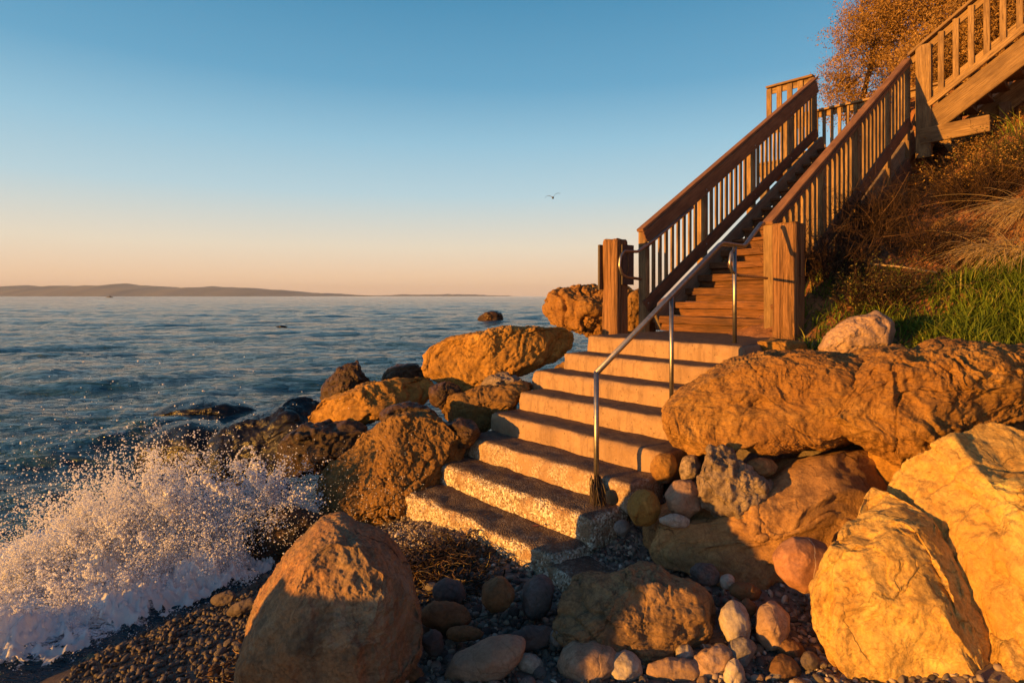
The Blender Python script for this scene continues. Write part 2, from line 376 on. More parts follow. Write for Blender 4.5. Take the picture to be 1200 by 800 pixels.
# ------------------------------------------------------------------ sea
SPL = [(60, 700, 4.2), (130, 650, 4.7), (210, 640, 4.9), (300, 620, 5.0)]
def sea():
    rows = 900; cols = 520
    y0 = np.concatenate([np.linspace(-6, 2.0, 24)[:-1], 2.0*(15000/2.0)**(np.linspace(0, 1, rows))])
    a = np.linspace(-1.75, 1.5, cols)
    Yg, Ag = np.meshgrid(y0, a, indexing='ij'); X = Ag*(np.abs(Yg)+5); Y = Yg
    x = X.ravel(); y = Y.ravel()
    Q = np.stack([x, y, 0*x], 1)
    fade = np.clip(1-(y-60)/260, 0, 1)*np.clip((y+2)/3, 0, 1)
    wob = fbm(Q*.09, 3)*2.2
    z = .060*np.sin((y*.92 + x*.20)*1.05 + wob*1.6) + .035*np.sin((y*.85-x*.35)*2.3 + wob*2.1) + .06*fbm(Q*np.array([.35,.8,1])+3, 3) + .045*ridged(Q*np.array([.7,1.7,1]), 3)*.6
    z += .018*ridged(Q*np.array([2.2,4.2,1])+7, 2)*np.clip(1-(y-4)/40, 0, 1)
    big = np.clip((y-20)/60, 0, 1)*np.clip(1-(y-400)/900, 0, 1)
    z = z*fade + big*.10*np.sin(y*.33+x*.07+wob*2)*(.6+.8*fbm(Q*.03,2))
    # the swell that curls over the submerged rocks
    def ridge(x0, y0_, x1, y1, h, w):
        d = np.array([x1-x0, y1-y0_]); L = np.hypot(*d); d /= L
        t = np.clip((x-x0)*d[0]+(y-y0_)*d[1], 0, L); dd = np.hypot(x-x0-t*d[0], y-y0_-t*d[1])
        return h*np.exp(-(dd/w)**2)*(1+.15*fbm(Q*2.5,2))
    ax = P(60, 532, 8.3); bx = P(200, 490, 9.6); cx = P(330, 468, 10.4)
    z += ridge(ax.x, ax.y, bx.x, bx.y, .07, .35) + ridge(bx.x, bx.y, cx.x, cx.y, .12, .7)
    nr_ = (y < 12) & (y > 0) & (np.abs(x) < 12); dm = np.ones_like(x); dm[nr_] = np.clip((SEA+.02-ground(x[nr_], y[nr_], False))/.5, .05, 1); z *= dm
    # foam amount
    foam = np.zeros_like(x)
    for (px, py, yy) in [(40,720,3.9),(110,700,4.2),(180,670,4.6),(250,650,4.9),(320,620,5.2),(60,640,5.0),(180,600,5.6),(-60,760,3.6),(290,590,5.8),(120,600,5.6)]:
        c = P(px, py, yy); foam = np.maximum(foam, np.exp(-(((x-c.x)/.75)**2+((y-c.y)/.65)**2)))
    foam = np.maximum(foam, .62*np.exp(-((x-bx.x+.5)/2.2)**2-((y-bx.y+.6)/.8)**2))
    for (px, py, yy, a_, w1_, w2_) in [(250,572,6.4,.62,.5,.35),(330,575,6.0,.55,.4,.3),(170,552,7.4,.6,.6,.35),(215,548,7.2,.5,.5,.3),(110,560,6.6,.5,.7,.4),(60,535,8.0,.52,.6,.3),(350,560,5.8,.5,.4,.4),(250,505,9.2,.5,.9,.3),(430,505,6.0,.5,.4,.4),(20,600,5.8,.5,.7,.4)]:
        c = P(px, py, yy); foam = np.maximum(foam, a_*np.exp(-((x-c.x)/w1_)**2-((y-c.y)/w2_)**2))
    m = (foam > .02)
    bub = np.zeros_like(x)
    bub[m] = fbm(Q[m]*9, 4)*.04*foam[m] + .03*foam[m]
    z = z + bub
    V = np.stack([x, y, z+SEA], 1)
    nr, nc = X.shape; i = (np.arange(nc-1)[None,:] + np.arange(nr-1)[:,None]*nc).ravel()
    Fq = np.stack([i, i+1, i+1+nc, i+nc], 1)
    s = NT('sea_water'); v = s.mapping((1, 1, 1)); at = s.new('ShaderNodeAttribute'); at.attribute_name = 'tint'
    vs = s.mapping((.5, 1.25, 1)); n1 = s.noise(vs, 2.6, 6, .6, .35); vm = s.mapping((.16, .5, 1)); n2 = s.noise(vm, 1.2, 5, .6, .3)
    vb = s.mapping((.03, .12, 1)); n4 = s.noise(vb, 1., 5, .6, .3)
    nb = s.bump(n4, 1., .8); nb = s.bump(n2, 1., .28, nb); nb = s.bump(n1, 1., .21, nb); nb = s.bump(s.noise(vs, 9, 4, .65, .3), 1., .035, nb)
    f1 = s.noise(v, 7, 10, .75, .8); f2 = s.noise(v, 45, 4, .7)
    ff = s.math('ADD', s.math('MULTIPLY', f1, .8), s.math('MULTIPLY', f2, .25))
    th = s.math('ADD', ff, s.math('SUBTRACT', s.math('MULTIPLY', at.outputs['Fac'], .62), .92))
    mask = s.ramp(th, [(.0, 0.), (.06, 1.)])
    col = s.mix(mask, (.014, .050, .072), (.80, .84, .90))
    rr = s.mix(mask, (.075,.075,.075), (.8,.8,.8))
    nb = s.bump(f2, .5, .01, nb)
    mt = s.out(col, rr, nb, IOR=1.33, Specular_IOR_Level=.5)
    o = mesh_np('sea', V, Fq, mt, col=foam); tag(o, kind='structure')
sea()

# ------------------------------------------------------------------ rocks
def poly_radius(poly, c):
    th = np.linspace(-math.pi, math.pi, 361)
    P_ = np.array(poly, float)-c; Q_ = np.roll(P_, -1, axis=0)
    R = np.zeros(361)
    for k, t in enumerate(th):
        d = np.array([math.cos(t), math.sin(t)])
        best = 0
        for a, b in zip(P_, Q_):
            e = b-a; den = d[0]*e[1]-d[1]*e[0]
            if abs(den) < 1e-9: continue
            r = (a[0]*e[1]-a[1]*e[0])/den; s_ = (a[0]*d[1]-a[1]*d[0])/den
            if -1e-6 <= s_ <= 1+1e-6 and r > best: best = r
        R[k] = best
    Rm = R[:-1]; Rp = np.concatenate([Rm[-6:], Rm, Rm[:6]]); ker = np.hanning(9); ker /= ker.sum()
    Rm = np.convolve(Rp, ker, 'same')[6:-6]
    return th, np.append(Rm, Rm[0])

FOOT = []
def rock(name, label, poly, Y, D, mat, sub=6, e=.8, cuts=(), ncut=10, amp=.03, freq=2.5, style='plain', seed=1, cat='boulder', group=None, parent=None, cutlo=.72, cutk=.88):
    r = np.random.default_rng(seed)
    pl = np.array(poly, float); c = (pl.max(0)+pl.min(0))/2
    pp = np.stack([pl[:,0], -pl[:,1]], 1); cc = np.array([c[0], -c[1]])
    th, R = poly_radius(pp, cc)
    S, T = ico(sub)
    q = r.normal(size=(3,3)); q, _ = np.linalg.qr(q)
    if np.linalg.det(q) < 0: q[:,0] *= -1
    S = S @ q.T
    dx, dy, dz = S[:,0], S[:,1], S[:,2]
    t = np.arctan2(dz, dx); rho = np.sqrt(dx**2+dz**2); a = rho**e; dd = np.sign(dy)*np.abs(dy)**e
    Rt = np.interp(t, th, R)*Y/F
    dn = 1+.22*gnoise(S*1.3+seed)
    L = np.stack([Rt*np.cos(t)*a, dd*D*dn, Rt*np.sin(t)*a], 1)
    # facets
    sz = np.abs(L).max(0)
    cl = [(np.array(k[:3], float), k[3]) for k in cuts]
    if style in ('plain', 'pitted') and cat != 'stone' and ncut > 3: ncut += 9; cutk = 1.0; cutlo -= .04
    for _ in range(ncut):
        nn = r.normal(size=3); nn[1] = -abs(nn[1])*1.4-.2; nn[2] = nn[2]*.8+.15; cl.append((nn, r.uniform(cutlo, .97)))
    for _ in range(ncut//2):
        nn = r.normal(size=3); nn[1] = abs(nn[1])+.3; cl.append((nn, r.uniform(.75, .95)))
    warp = 1+.05*fbm(S*3+seed*1.7, 3)
    for nn, h in cl:
        nn = nn/np.linalg.norm(nn); pr = (L @ nn)*warp; hm = pr.max()*h; d = pr-hm
        k = d > 0; L[k] -= (nn[None,:]*(d[k]*cutk)[:,None])
    an = np.arctan2(L[:,2], L[:,0]); rr_ = np.hypot(L[:,0], L[:,2]); nb = 72; bi = ((an+math.pi)/(2*math.pi)*nb).astype(int) % nb
    mx_ = np.zeros(nb); np.maximum.at(mx_, bi, rr_); cen_ = -math.pi+(np.arange(nb)+.5)*2*math.pi/nb
    fac = np.interp(cen_, th, R)*Y/F/np.maximum(mx_, 1e-6); fac = np.clip(fac, .9, 1.6)
    fe = np.concatenate([fac[-4:], fac, fac[:4]]); fe = np.convolve(fe, [.2,.2,.2,.2,.2], 'same')[3:-3]; ce = np.concatenate([[cen_[0]-2*math.pi/nb], cen_, [cen_[-1]+2*math.pi/nb]])
    fk = np.interp(an, ce, fe); fk = 1+(fk-1)*np.clip(rr_/np.maximum(np.interp(an, cen_, mx_), 1e-6), 0, 1); L[:,0] *= fk; L[:,2] *= fk
    Nn = vnormals(L, T); q0 = L + seed*3.1
    A = amp
    disp = A*1.0*fbm(q0*freq, 5, .52)
    if style == 'plain':
        w1, w2 = worley(q0*freq*1.1+.5*np.stack([fbm(q0*2,2)]*3,1)); disp += A*.7*(np.minimum(w2-w1, .35)-.2)
        ln_ = r.normal(size=3); ln_[2] += 1.2; ln_ /= np.linalg.norm(ln_); tt = (q0 @ ln_)*freq*2.6+fbm(q0*1.8, 3)*1.5; fr = tt-np.floor(tt); disp -= A*.8*fr**4*np.clip(.5+1.2*gnoise(q0*1.6+8), 0, 1)
        disp += A*.45*np.clip(ridged(q0*freq*2.4+2, 4, .6), -1.2, 1)
        cr = gnoise(q0*freq*.9+4); disp -= A*.8*np.exp(-(cr/.03)**2)*np.clip(gnoise(q0*1.7)+.3, 0, 1)
    elif style == 'smooth':
        cr = gnoise(q0*freq*.6+4); disp -= A*.9*np.exp(-(cr/.05)**2)*np.clip(gnoise(q0*1.3)*2, 0, 1)
    elif style == 'swirl':
        wv = np.stack([fbm(q0*1.6, 3), fbm(q0*1.6+9, 3), fbm(q0*1.6+21, 3)], 1)
        Wc = q0+wv*.28; kk = np.clip(.55+1.2*gnoise(q0*1.3+2), .15, 1)
        lay = ridged(np.stack([Wc[:,0]*1.3, Wc[:,1]*1.6, Wc[:,2]*8+Wc[:,0]*2.2], 1), 4, .55); disp += A*.62*lay*kk
        w1, w2 = worley((q0+wv*.12)*np.array([2.6,3,4.6])); disp -= A*2.6*np.clip(.38-w1, 0, 1)/.38*np.clip(gnoise(q0*1.9+6)*2.4, 0, 1)
        disp += A*.2*np.minimum(w2-w1, .3)
        w1, w2 = worley(q0*13); disp -= A*.55*np.clip(.34-w1, 0, 1)/.34*np.clip(gnoise(q0*2.9+16)*3, 0, 1)
        cr = gnoise(np.stack([q0[:,0]*2, q0[:,1]*2, q0[:,2]*3.5], 1)+4); disp -= A*.6*np.exp(-(cr/.02)**2)*kk
    elif style == 'pitted':
        w1, w2 = worley(q0*26); disp += A*.9*(.45-w1); w1, w2 = worley(q0*11+3); disp += A*1.5*(.4-w1); disp += A*.8*ridged(q0*7, 3)
    elif style == 'knobby':
        w1, w2 = worley(q0*3.4); disp += A*2.0*(.5-w1); w1, w2 = worley(q0*8+3); disp += A*.8*(.45-w1); disp -= A*1.2*np.exp(-(gnoise(q0*2.3)/.06)**2)
    disp += A*.20*fbm(q0*20, 4, .65)-A*.22*np.clip(ridged(q0*9+3, 3, .6)-.55, 0, 1)*(0 if style == 'smooth' else 1)
    L = L + Nn*disp[:,None]
    xc = (c[0]-600)/F*Y; zc = H-(c[1]-347)/F*Y
    L[:,0] += L[:,1]*xc/Y*.7
    FOOT.append((xc, Y, (pl[:,0].max()-pl[:,0].min())/2/F*Y, D, zc-(c[1]*0)))
    o = mesh_np(name, L, T, M[mat] if isinstance(mat, str) else mat, loc=(xc, Y, zc), parent=parent)
    if label: tag(o, label, cat, group)
    return o

rock('foreground_boulder', 'large smooth rounded brown boulder at the bottom left front, lit along its left rim',
     [(283,770),(288,735),(300,712),(318,690),(340,655),(356,635),(372,618),(395,612),(425,620),(460,645),(487,680),(501,720),(498,760),(488,800),(470,850),(420,885),(330,885),(285,845)],
     2.75, .45, 'fore', 8, .78, [(-.45,-1,.25,.72),(.7,-.8,.2,.76),(-.9,-.1,.3,.86),(.1,-1,.6,.8)], 6, .036, 1.15, 'smooth', 5, cutk=.85)
rock('front_right_boulder', 'huge bright ochre boulder filling the bottom right corner, with dark crack along its right shoulder',
     [(941,705),(950,680),(985,638),(1035,592),(1060,588),(1095,618),(1125,650),(1160,690),(1200,740),(1250,790),(1290,900),(1120,960),(1010,850),(975,785),(955,762),(943,735)],
     2.82, .42, 'bright', 8, .62, [(-.62,-.75,.30,.60),(-.1,-.6,.9,.72),(.75,-.55,.35,.66),(-.3,-1,-.2,.74)], 5, .014, 1.9, 'plain', 12)
rock('corner_boulder', 'low ochre rock at the very bottom right corner, beside the front boulder',
     [(1120,800),(1150,762),(1190,742),(1230,735),(1290,760),(1310,880),(1200,920),(1130,880)], 2.55, .32, 'bright', 7, .7, (), 5, .014, 2.2, 'plain', 17)
rock('rear_right_boulder', 'big pale ochre boulder at the right edge, rising behind the bottom corner boulder',
     [(1023,575),(1030,562),(1047,546),(1070,536),(1092,545),(1107,540),(1125,520),(1150,505),(1172,502),(1210,512),(1310,530),(1400,650),(1420,900),(1260,960),(1130,800),(1070,680),(1035,610)],
     3.0, .62, 'bright', 8, .62, [(-.6,-.8,.25,.62),(-.1,-.5,1,.78),(.5,-1,.1,.8)], 5, .018, 1.9, 'plain', 23)
rock('eroded_ledge_boulder', 'long smooth orange ledge of sandstone lying beside the concrete steps, handrail post at its tip',
     [(776,487),(782,470),(800,457),(830,437),(862,424),(900,414),(950,410),(1010,414),(1050,440),(1040,490),(1015,516),(975,525),(900,525),(850,520),(830,531),(803,533),(783,510)],
     4.15, .52, 'eroded', 8, .75, [(-.3,-1,.45,.72)], 4, .030, 2.0, 'swirl', 31)
rock('swirled_sandstone_boulder', 'deeply grooved swirling orange sandstone boulder at the right below the grass',
     [(948,468),(958,448),(985,432),(1000,412),(1040,404),(1075,409),(1110,405),(1150,403),(1200,408),(1240,413),(1270,450),(1215,472),(1185,480),(1150,498),(1110,515),(1080,528),(1045,537),(1018,525),(990,508),(965,490)],
     3.95, .55, 'eroded', 8, .72, [(-.2,-1,.4,.75),(.9,-.5,-.1,.62)], 4, .036, 2.0, 'swirl', 47)
rock('mossy_slab', 'broad dull ochre slab in shade under the long sandstone ledge, resting on the pebbles',
     [(722,632),(745,618),(790,604),(850,588),(890,572),(920,548),(950,530),(1020,530),(1070,560),(1070,600),(1030,640),(985,690),(940,694),(895,690),(850,672),(790,652),(745,643)],
     3.75, .55, 'low', 6, .75, [(-.1,-.6,1,.7),(0,-1,.1,.8)], 6, .022, 2.2, 'plain', 52)
rock('conglomerate_rock', 'jagged pitted grey and orange rock wedge standing under the sandstone ledge',
     [(826,545),(835,520),(850,527),(866,540),(880,551),(893,566),(911,577),(908,590),(893,600),(868,606),(838,612),(828,600),(815,582),(820,562)],
     3.62, .16, 'conglo', 6, .85, [(-.6,-1,.2,.7),(.6,-.8,-.1,.75)], 6, .022, 4, 'pitted', 61, cat='rock')
rock('ledge_support_rock', 'shaded brown rock block wedged between the sandstone ledge and the slab, beside the right boulders',
     [(1020,520),(1050,525),(1080,545),(1070,600),(1040,610),(1022,570),(1015,540)], 3.85, .25, 'ochre', 5, .8, (), 6, .02, 3, 'plain', 66, cat='rock')
rock('tucked_orange_rock', 'orange rock half hidden at the right edge under the swirled boulder',
     [(1105,515),(1130,495),(1165,478),(1200,468),(1250,470),(1260,520),(1200,530),(1130,535)], 4.1, .3, 'red', 5, .8, (), 6, .02, 3, 'plain', 68, cat='rock')
rock('bank_boulder', 'pale sandy boulder poking out of the grass bank beside the right timber post',
     [(958,408),(968,392),(985,380),(1005,370),(1030,365),(1045,375),(1052,395),(1045,415),(1000,422),(965,418)], 5.2, .3, 'tan', 6, .8, [(-.6,-.8,.5,.75)], 6, .02, 3, 'plain', 71)
# left side of the steps
rock('upper_left_boulder', 'long golden orange boulder beside the top concrete step, dark right end',
     [(491,427),(496,412),(508,402),(522,396),(550,390),(590,384),(630,382),(660,383),(678,392),(676,408),(655,424),(632,432),(612,438),(590,448),(566,457),(540,456),(520,450),(500,440)],
     7.0, .5, 'ochre', 7, .72, [(-.45,-1,.1,.72),(.8,-.8,-.2,.6)], 6, .035, 2.6, 'plain', 83)
rock('step_side_rock', 'rust brown rock with grey underside against the left ends of the middle steps',
     [(514,480),(522,468),(545,460),(575,452),(605,448),(627,450),(628,458),(606,468),(602,486),(578,496),(566,508),(545,511),(525,500)],
     6.15, .32, 'red', 6, .8, [(-.3,-.7,.8,.75)], 6, .03, 3, 'plain', 85, cat='rock')
rock('left_steps_boulder', 'big rough orange brown boulder against the lowest steps on their left side',
     [(364,578),(370,560),(385,546),(405,532),(425,510),(450,494),(480,486),(505,488),(525,495),(545,518),(543,545),(528,572),(510,586),(492,602),(465,614),(430,620),(395,616),(374,602)],
     5.3, .50, 'red', 8, .78, [(-.5,-.7,.55,.75),(.6,-1,-.3,.68)], 7, .036, 3, 'plain', 97)
rock('slanting_long_boulder', 'long slanting orange boulder behind the big rough one, tapering down to the left',
     [(354,502),(362,484),(380,468),(405,460),(432,452),(465,445),(500,443),(513,452),(510,468),(488,478),(460,484),(436,490),(415,500),(380,506)],
     6.5, .35, 'ochre', 6, .78, [(-.4,-1,.4,.7),(.8,-.7,-.2,.62)], 6, .035, 3.2, 'plain', 101)
rock('splash_side_rock', 'knobbly dark brown rock between the spray and the big rough boulder',
     [(321,532),(330,515),(345,502),(370,497),(405,494),(432,498),(430,512),(405,530),(385,552),(352,560),(330,552)],
     5.95, .3, 'wetbrown', 6, .8, (), 7, .035, 4, 'knobby', 105, cat='rock')
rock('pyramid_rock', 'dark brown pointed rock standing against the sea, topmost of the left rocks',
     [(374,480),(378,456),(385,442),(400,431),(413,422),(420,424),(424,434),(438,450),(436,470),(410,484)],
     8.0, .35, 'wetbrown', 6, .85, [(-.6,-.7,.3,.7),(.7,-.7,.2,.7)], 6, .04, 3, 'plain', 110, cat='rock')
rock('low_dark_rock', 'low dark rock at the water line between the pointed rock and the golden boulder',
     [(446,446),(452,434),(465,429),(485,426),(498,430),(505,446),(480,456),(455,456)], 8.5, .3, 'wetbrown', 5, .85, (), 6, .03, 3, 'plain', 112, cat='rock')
rock('black_wet_boulder', 'black glistening wet boulder behind the spray, left of the brown rocks',
     [(240,548),(248,512),(262,498),(290,489),(318,482),(345,466),(372,472),(376,492),(362,515),(345,545),(320,575),(280,590),(248,580)],
     6.9, .6, 'wet', 6, .8, [(-.2,-.7,.8,.7)], 6, .03, 2.5, 'plain', 118)
rock('sea_washed_rock', 'dark domed wet rock with water running off it, behind the spray',
     [(158,540),(168,512),(190,498),(225,492),(255,495),(275,512),(285,545),(240,560),(190,560)], 8.2, .6, 'wet', 5, .9, (), 4, .03, 2.5, 'smooth', 121, cat='rock')
rock('submerged_rock', 'dark rock ridge showing through the swell, farthest of the washed rocks',
     [(175,484),(200,472),(235,466),(270,467),(300,476),(320,492),(280,500),(210,500)], 10.4, .7, 'wet', 5, .9, (), 4, .03, 2.5, 'smooth', 125, cat='rock')
rock('knobby_boulder', 'weathered knobbly orange boulder behind the left timber post',
     [(633,362),(638,347),(650,338),(668,333),(690,334),(715,336),(735,331),(752,342),(756,372),(750,396),(700,398),(668,390),(648,380)],
     8.6, .55, 'eroded', 7, .8, (), 5, .05, 2.5, 'knobby', 131)
rock('post_foot_boulder', 'shadowed brown boulder between the left timber post and the wooden newel',
     [(725,392),(728,360),(738,344),(752,338),(768,350),(772,380),(765,396)], 8.0, .35, 'red', 5, .8, (), 5, .03, 3, 'plain', 134)
rock('offshore_rock', 'small dark rock standing alone in the sea', [(558,376),(561,370),(569,366),(582,365),(588,368),(589,376),(575,379)], 52, 1.2, 'wetbrown', 4, .9, (), 4, .12, .6, 'plain', 140, cat='rock')
rock('awash_rock', 'tiny dark rock just awash far out on the water', [(322,383),(327,381),(332,381),(337,382),(334,384)], 42, .6, 'wet', 3, .9, (), 3, .04, 1, 'plain', 141, cat='rock')
# gaps between the left boulders
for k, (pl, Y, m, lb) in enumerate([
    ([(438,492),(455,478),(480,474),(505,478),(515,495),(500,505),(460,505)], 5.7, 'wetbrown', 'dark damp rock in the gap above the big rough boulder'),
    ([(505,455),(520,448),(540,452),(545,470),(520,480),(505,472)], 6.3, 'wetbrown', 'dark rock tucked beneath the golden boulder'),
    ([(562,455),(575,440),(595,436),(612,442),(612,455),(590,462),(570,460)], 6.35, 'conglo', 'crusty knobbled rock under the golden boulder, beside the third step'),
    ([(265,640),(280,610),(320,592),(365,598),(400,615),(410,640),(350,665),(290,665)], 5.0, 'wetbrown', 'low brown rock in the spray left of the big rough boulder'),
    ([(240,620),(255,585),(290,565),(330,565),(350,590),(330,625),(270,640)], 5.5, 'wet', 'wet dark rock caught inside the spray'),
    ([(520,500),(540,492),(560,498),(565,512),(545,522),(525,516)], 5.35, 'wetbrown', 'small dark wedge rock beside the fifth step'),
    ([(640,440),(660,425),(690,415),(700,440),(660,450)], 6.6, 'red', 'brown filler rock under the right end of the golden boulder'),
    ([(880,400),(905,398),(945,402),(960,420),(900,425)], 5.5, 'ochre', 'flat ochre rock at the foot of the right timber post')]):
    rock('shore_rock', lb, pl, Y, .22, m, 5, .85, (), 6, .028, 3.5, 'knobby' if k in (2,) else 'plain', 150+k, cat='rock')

# named stones on the beach: label, centre px, py, half width px, half height px, depth, tilt, material
def stone(px, py, rx, ry, Y, mat, label, rot=0., seed=0, dep=.8, shape=1, e=.97, ncut=2, sub=5, name='beach_stone', cat='stone'):
    r = np.random.default_rng(seed+900); pts = []
    for k in range(14):
        t = 2*math.pi*k/14; w = 1+.06*r.normal()*shape
        x = rx*math.cos(t)*w; y = ry*math.sin(t)*w
        pts.append((px+x*math.cos(rot)-y*math.sin(rot), py+x*math.sin(rot)+y*math.cos(rot)))
    return rock(name, label, pts, Y, ry/F*Y*dep*1.2, mat, sub, e, (), ncut+2, .010, 7, 'smooth', seed+300, cat=cat, cutlo=.80, cutk=.62)
rock('flat_boulder', 'wide flat boulder in the middle of the pebbles, its right hump catching the sun',
     [(641,722),(653,702),(675,690),(705,684),(740,680),(770,682),(800,688),(830,698),(846,720),(850,745),(832,765),(795,768),(745,758),(690,748),(652,738)],
     3.05, .30, 'flat', 7, .72, [(-.3,-.5,1,.72),(-.6,-1,.2,.8),(.9,-.3,.6,.8)], 4, .024, 3, 'plain', 202)
rock('veined_cobble', 'smooth reddish diamond shaped cobble crossed by one white vein, below the slab',
     [(904,652),(915,638),(930,630),(950,632),(968,638),(978,655),(970,675),(955,690),(940,693),(922,682),(908,668)], 3.15, .13, 'rose', 6, .9, (), 2, .004, 3, 'smooth', 211, cat='stone')
rock('oblong_cobble', 'tan oblong cobble lying beside the split cobble at the bottom centre',
     [(520,790),(530,770),(560,755),(580,748),(600,746),(617,750),(612,768),(595,785),(570,800),(540,806),(522,802)], 2.85, .10, 'tan', 6, .9, (), 2, .006, 3, 'smooth', 213, cat='stone')
rock('egg_cobble', 'egg shaped tan cobble lit at its left end, bottom centre of the beach',
     [(652,778),(658,762),(672,752),(695,750),(718,756),(729,768),(722,784),(700,795),(672,795),(656,790)], 2.88, .12, 'tan', 6, .95, (), 1, .004, 3, 'smooth', 215, cat='stone')
stone(563,775,46,16,2.9,'tan','long tan cobble leaning on the oblong cobble near the bottom',-.5,1) if False else None
S_ = [
 (525,694,20,15,3.45,'dark','dark maroon stone touching the right side of the foreground boulder, nearest the kelp',.1,.9),
 (523,722,30,17,3.2,'rust','dark rust stone with a warm lit right shoulder, second below the kelp',.15,.8),
 (545,742,24,9,3.08,'rust','flat thin reddish stone under the dark rust stone',-.05,.7),
 (583,697,18,21,3.3,'rust','upright dark red stone leaning left, above the small round pebbles',.6,.8),
 (630,700,19,25,3.3,'dark','tall blackish blue stone leaning beside the flat middle boulder',.5,.8),
 (508,752,13,14,3.0,'dark','dark round stone in shade at the right foot of the foreground boulder',.0,.8),
 (478,790,20,10,2.85,'rust','rusty orange flat stone at the bottom edge beside the foreground boulder',.0,.8),
 (622,746,30,13,3.0,'dark','dark brown stone behind the oblong cobble',-.2,.8),
 (622,778,15,10,2.88,'pale','small grey speckled stone right of the oblong cobble',.2,.8),
 (588,762,0,0,0,'', '',0,0),
 (731,783,22,19,2.85,'pale','rough whitish barnacled stone at the bottom, right of the egg cobble',.3,.9),
 (687,741,13,10,3.0,'dark','small black stone in front of the flat middle boulder',.2,.8),
 (652,747,12,9,3.0,'grey','small round grey stone with pale rings left of the flat boulder',.0,.9),
 (791,785,36,14,2.82,'tan','broad smooth tan stone at the bottom edge, left one of a touching pair',.05,.7),
 (835,778,27,20,2.85,'tan','rounded tan stone at the bottom, right one of a touching pair',-.3,.8),
 (863,730,18,23,3.0,'pale','whitish pitted upright stone right of the flat boulder',-.3,.8),
 (905,733,20,26,2.98,'tan','upright tan stone with pointed top, lit on its right half',.05,.8),
 (866,763,22,15,2.88,'grey','grey spotted angular stone below the whitish upright one',-.4,.8),
 (860,790,12,18,2.75,'pale','pale pointed stone with a hollow at the bottom edge',.2,.8),
 (929,762,20,11,2.9,'rust','reddish oblong stone above the cracked stone by the corner boulder',.45,.8),
 (919,784,20,17,2.8,'rust','cracked angular brown stone at the bottom, left of the corner boulder',.2,.8),
 (826,673,19,13,3.3,'dark','dark flat stone with pale ring under the slab edge',.1,.8),
 (874,693,20,10,3.2,'rust','long dull reddish stone below the slab edge',.2,.7),
 (852,681,9,8,3.25,'pale','small whitish stone under the slab edge between two dark ones',.0,.9),
 (876,711,10,9,3.1,'rust','small brown round stone above the tan upright stone',.0,.9),
 (804,769,11,13,2.92,'pale','small bluish white wedge stone in front of the flat boulder',-.4,.8),
 (745,772,18,8,2.9,'dark','dark low stone between the egg cobble and flat boulder',.2,.7),
 (803,584,23,21,3.75,'tan','smooth rounded two toned stone beside the sixth step, left of the pitted wedge',.1,.9),
 (778,547,16,18,4.0,'ochre','small split tan stone standing upright against the fifth step',.3,.8),
 (754,594,20,22,3.75,'ochre','tan rounded stone leaning on the end of the sixth step beside the handrail post',.3,.8),
 (716,583,8,9,3.9,'rust','small round brown stone behind the kelp on the handrail post',.0,.9),
 (729,618,10,9,3.8,'grey','small grey stone wedged at the end of the seventh step',.0,.9),
 (893,547,20,12,3.75,'low','dull olive stone in the shade under the ledge, right of the pitted wedge',.1,.8),
 (808,548,12,16,3.9,'conglo','crusty narrow stone under the tip of the sandstone ledge',.3,.8),
 (790,610,20,8,3.6,'pale','pale flat chip of stone at the upper left rim of the slab',.1,.7),
 (262,700,16,8,4.0,'dark','dark rounded stone at the foam edge left of the foreground boulder',-.3,.8),
 (283,712,20,7,3.8,'dark','long dark stone sloping into the foam by the foreground boulder',-.4,.7),
 (950,775,12,10,2.8,'dark','small black stone against the corner boulder',.1,.8),
]
for k, (px,py,rx,ry,Y,m,lb,rot,dp) in enumerate(S_):
    if rx: stone(px,py,rx,ry,Y,m,lb,rot,k,dp,shape=.7)
# soil rocks on the bank
rock('bank_rock', 'reddish angular rock face on the bank below the upper flight', [(1080,275),(1095,262),(1112,252),(1124,256),(1118,272),(1098,284),(1082,284)], 7.3, .25, 'red', 5, .9, (), 7, .02, 4, 'plain', 301, cat='rock')
rock('bank_rock', 'reddish upright flat rock on the bank, beside the straw', [(1135,285),(1140,270),(1152,260),(1162,275),(1160,298),(1140,300)], 6.8, .2, 'red', 5, .9, (), 7, .02, 4, 'plain', 302, cat='rock')

# made-up boulders out of frame, added only to cast shade on the foreground
def shade_rock(x, y, z, rx, ry, rz, seed, lb):
    r = np.random.default_rng(seed); S, T = ico(5); L = S*np.array([rx, ry, rz])
    for _ in range(14):
        nn = r.normal(size=3); nn /= np.linalg.norm(nn); pr = L @ nn; hm = pr.max()*r.uniform(.75, .95); d = pr-hm; k = d > 0; L[k] -= nn*(d[k]*.9)[:,None]
    L = L + vnormals(L, T)*(.05*fbm(L*2+seed, 5))[:,None]
    tag(mesh_np('shade_boulder', L, T, M['red'], loc=(x, y, z)), lb, 'boulder')
shade_rock(-2.76, 1.48, -.3, .36, .42, 1.24, 3, 'tall narrow unseen boulder added outside the left of the view to cast shade')
shade_rock(-2.3, -.35, -.1, .7, .55, .52, 4, 'middle brown unseen boulder added outside the view to cast shade')
shade_rock(-1.0, -1.2, -.1, .8, .7, .52, 5, 'low brown unseen boulder added behind the viewer to cast shade')

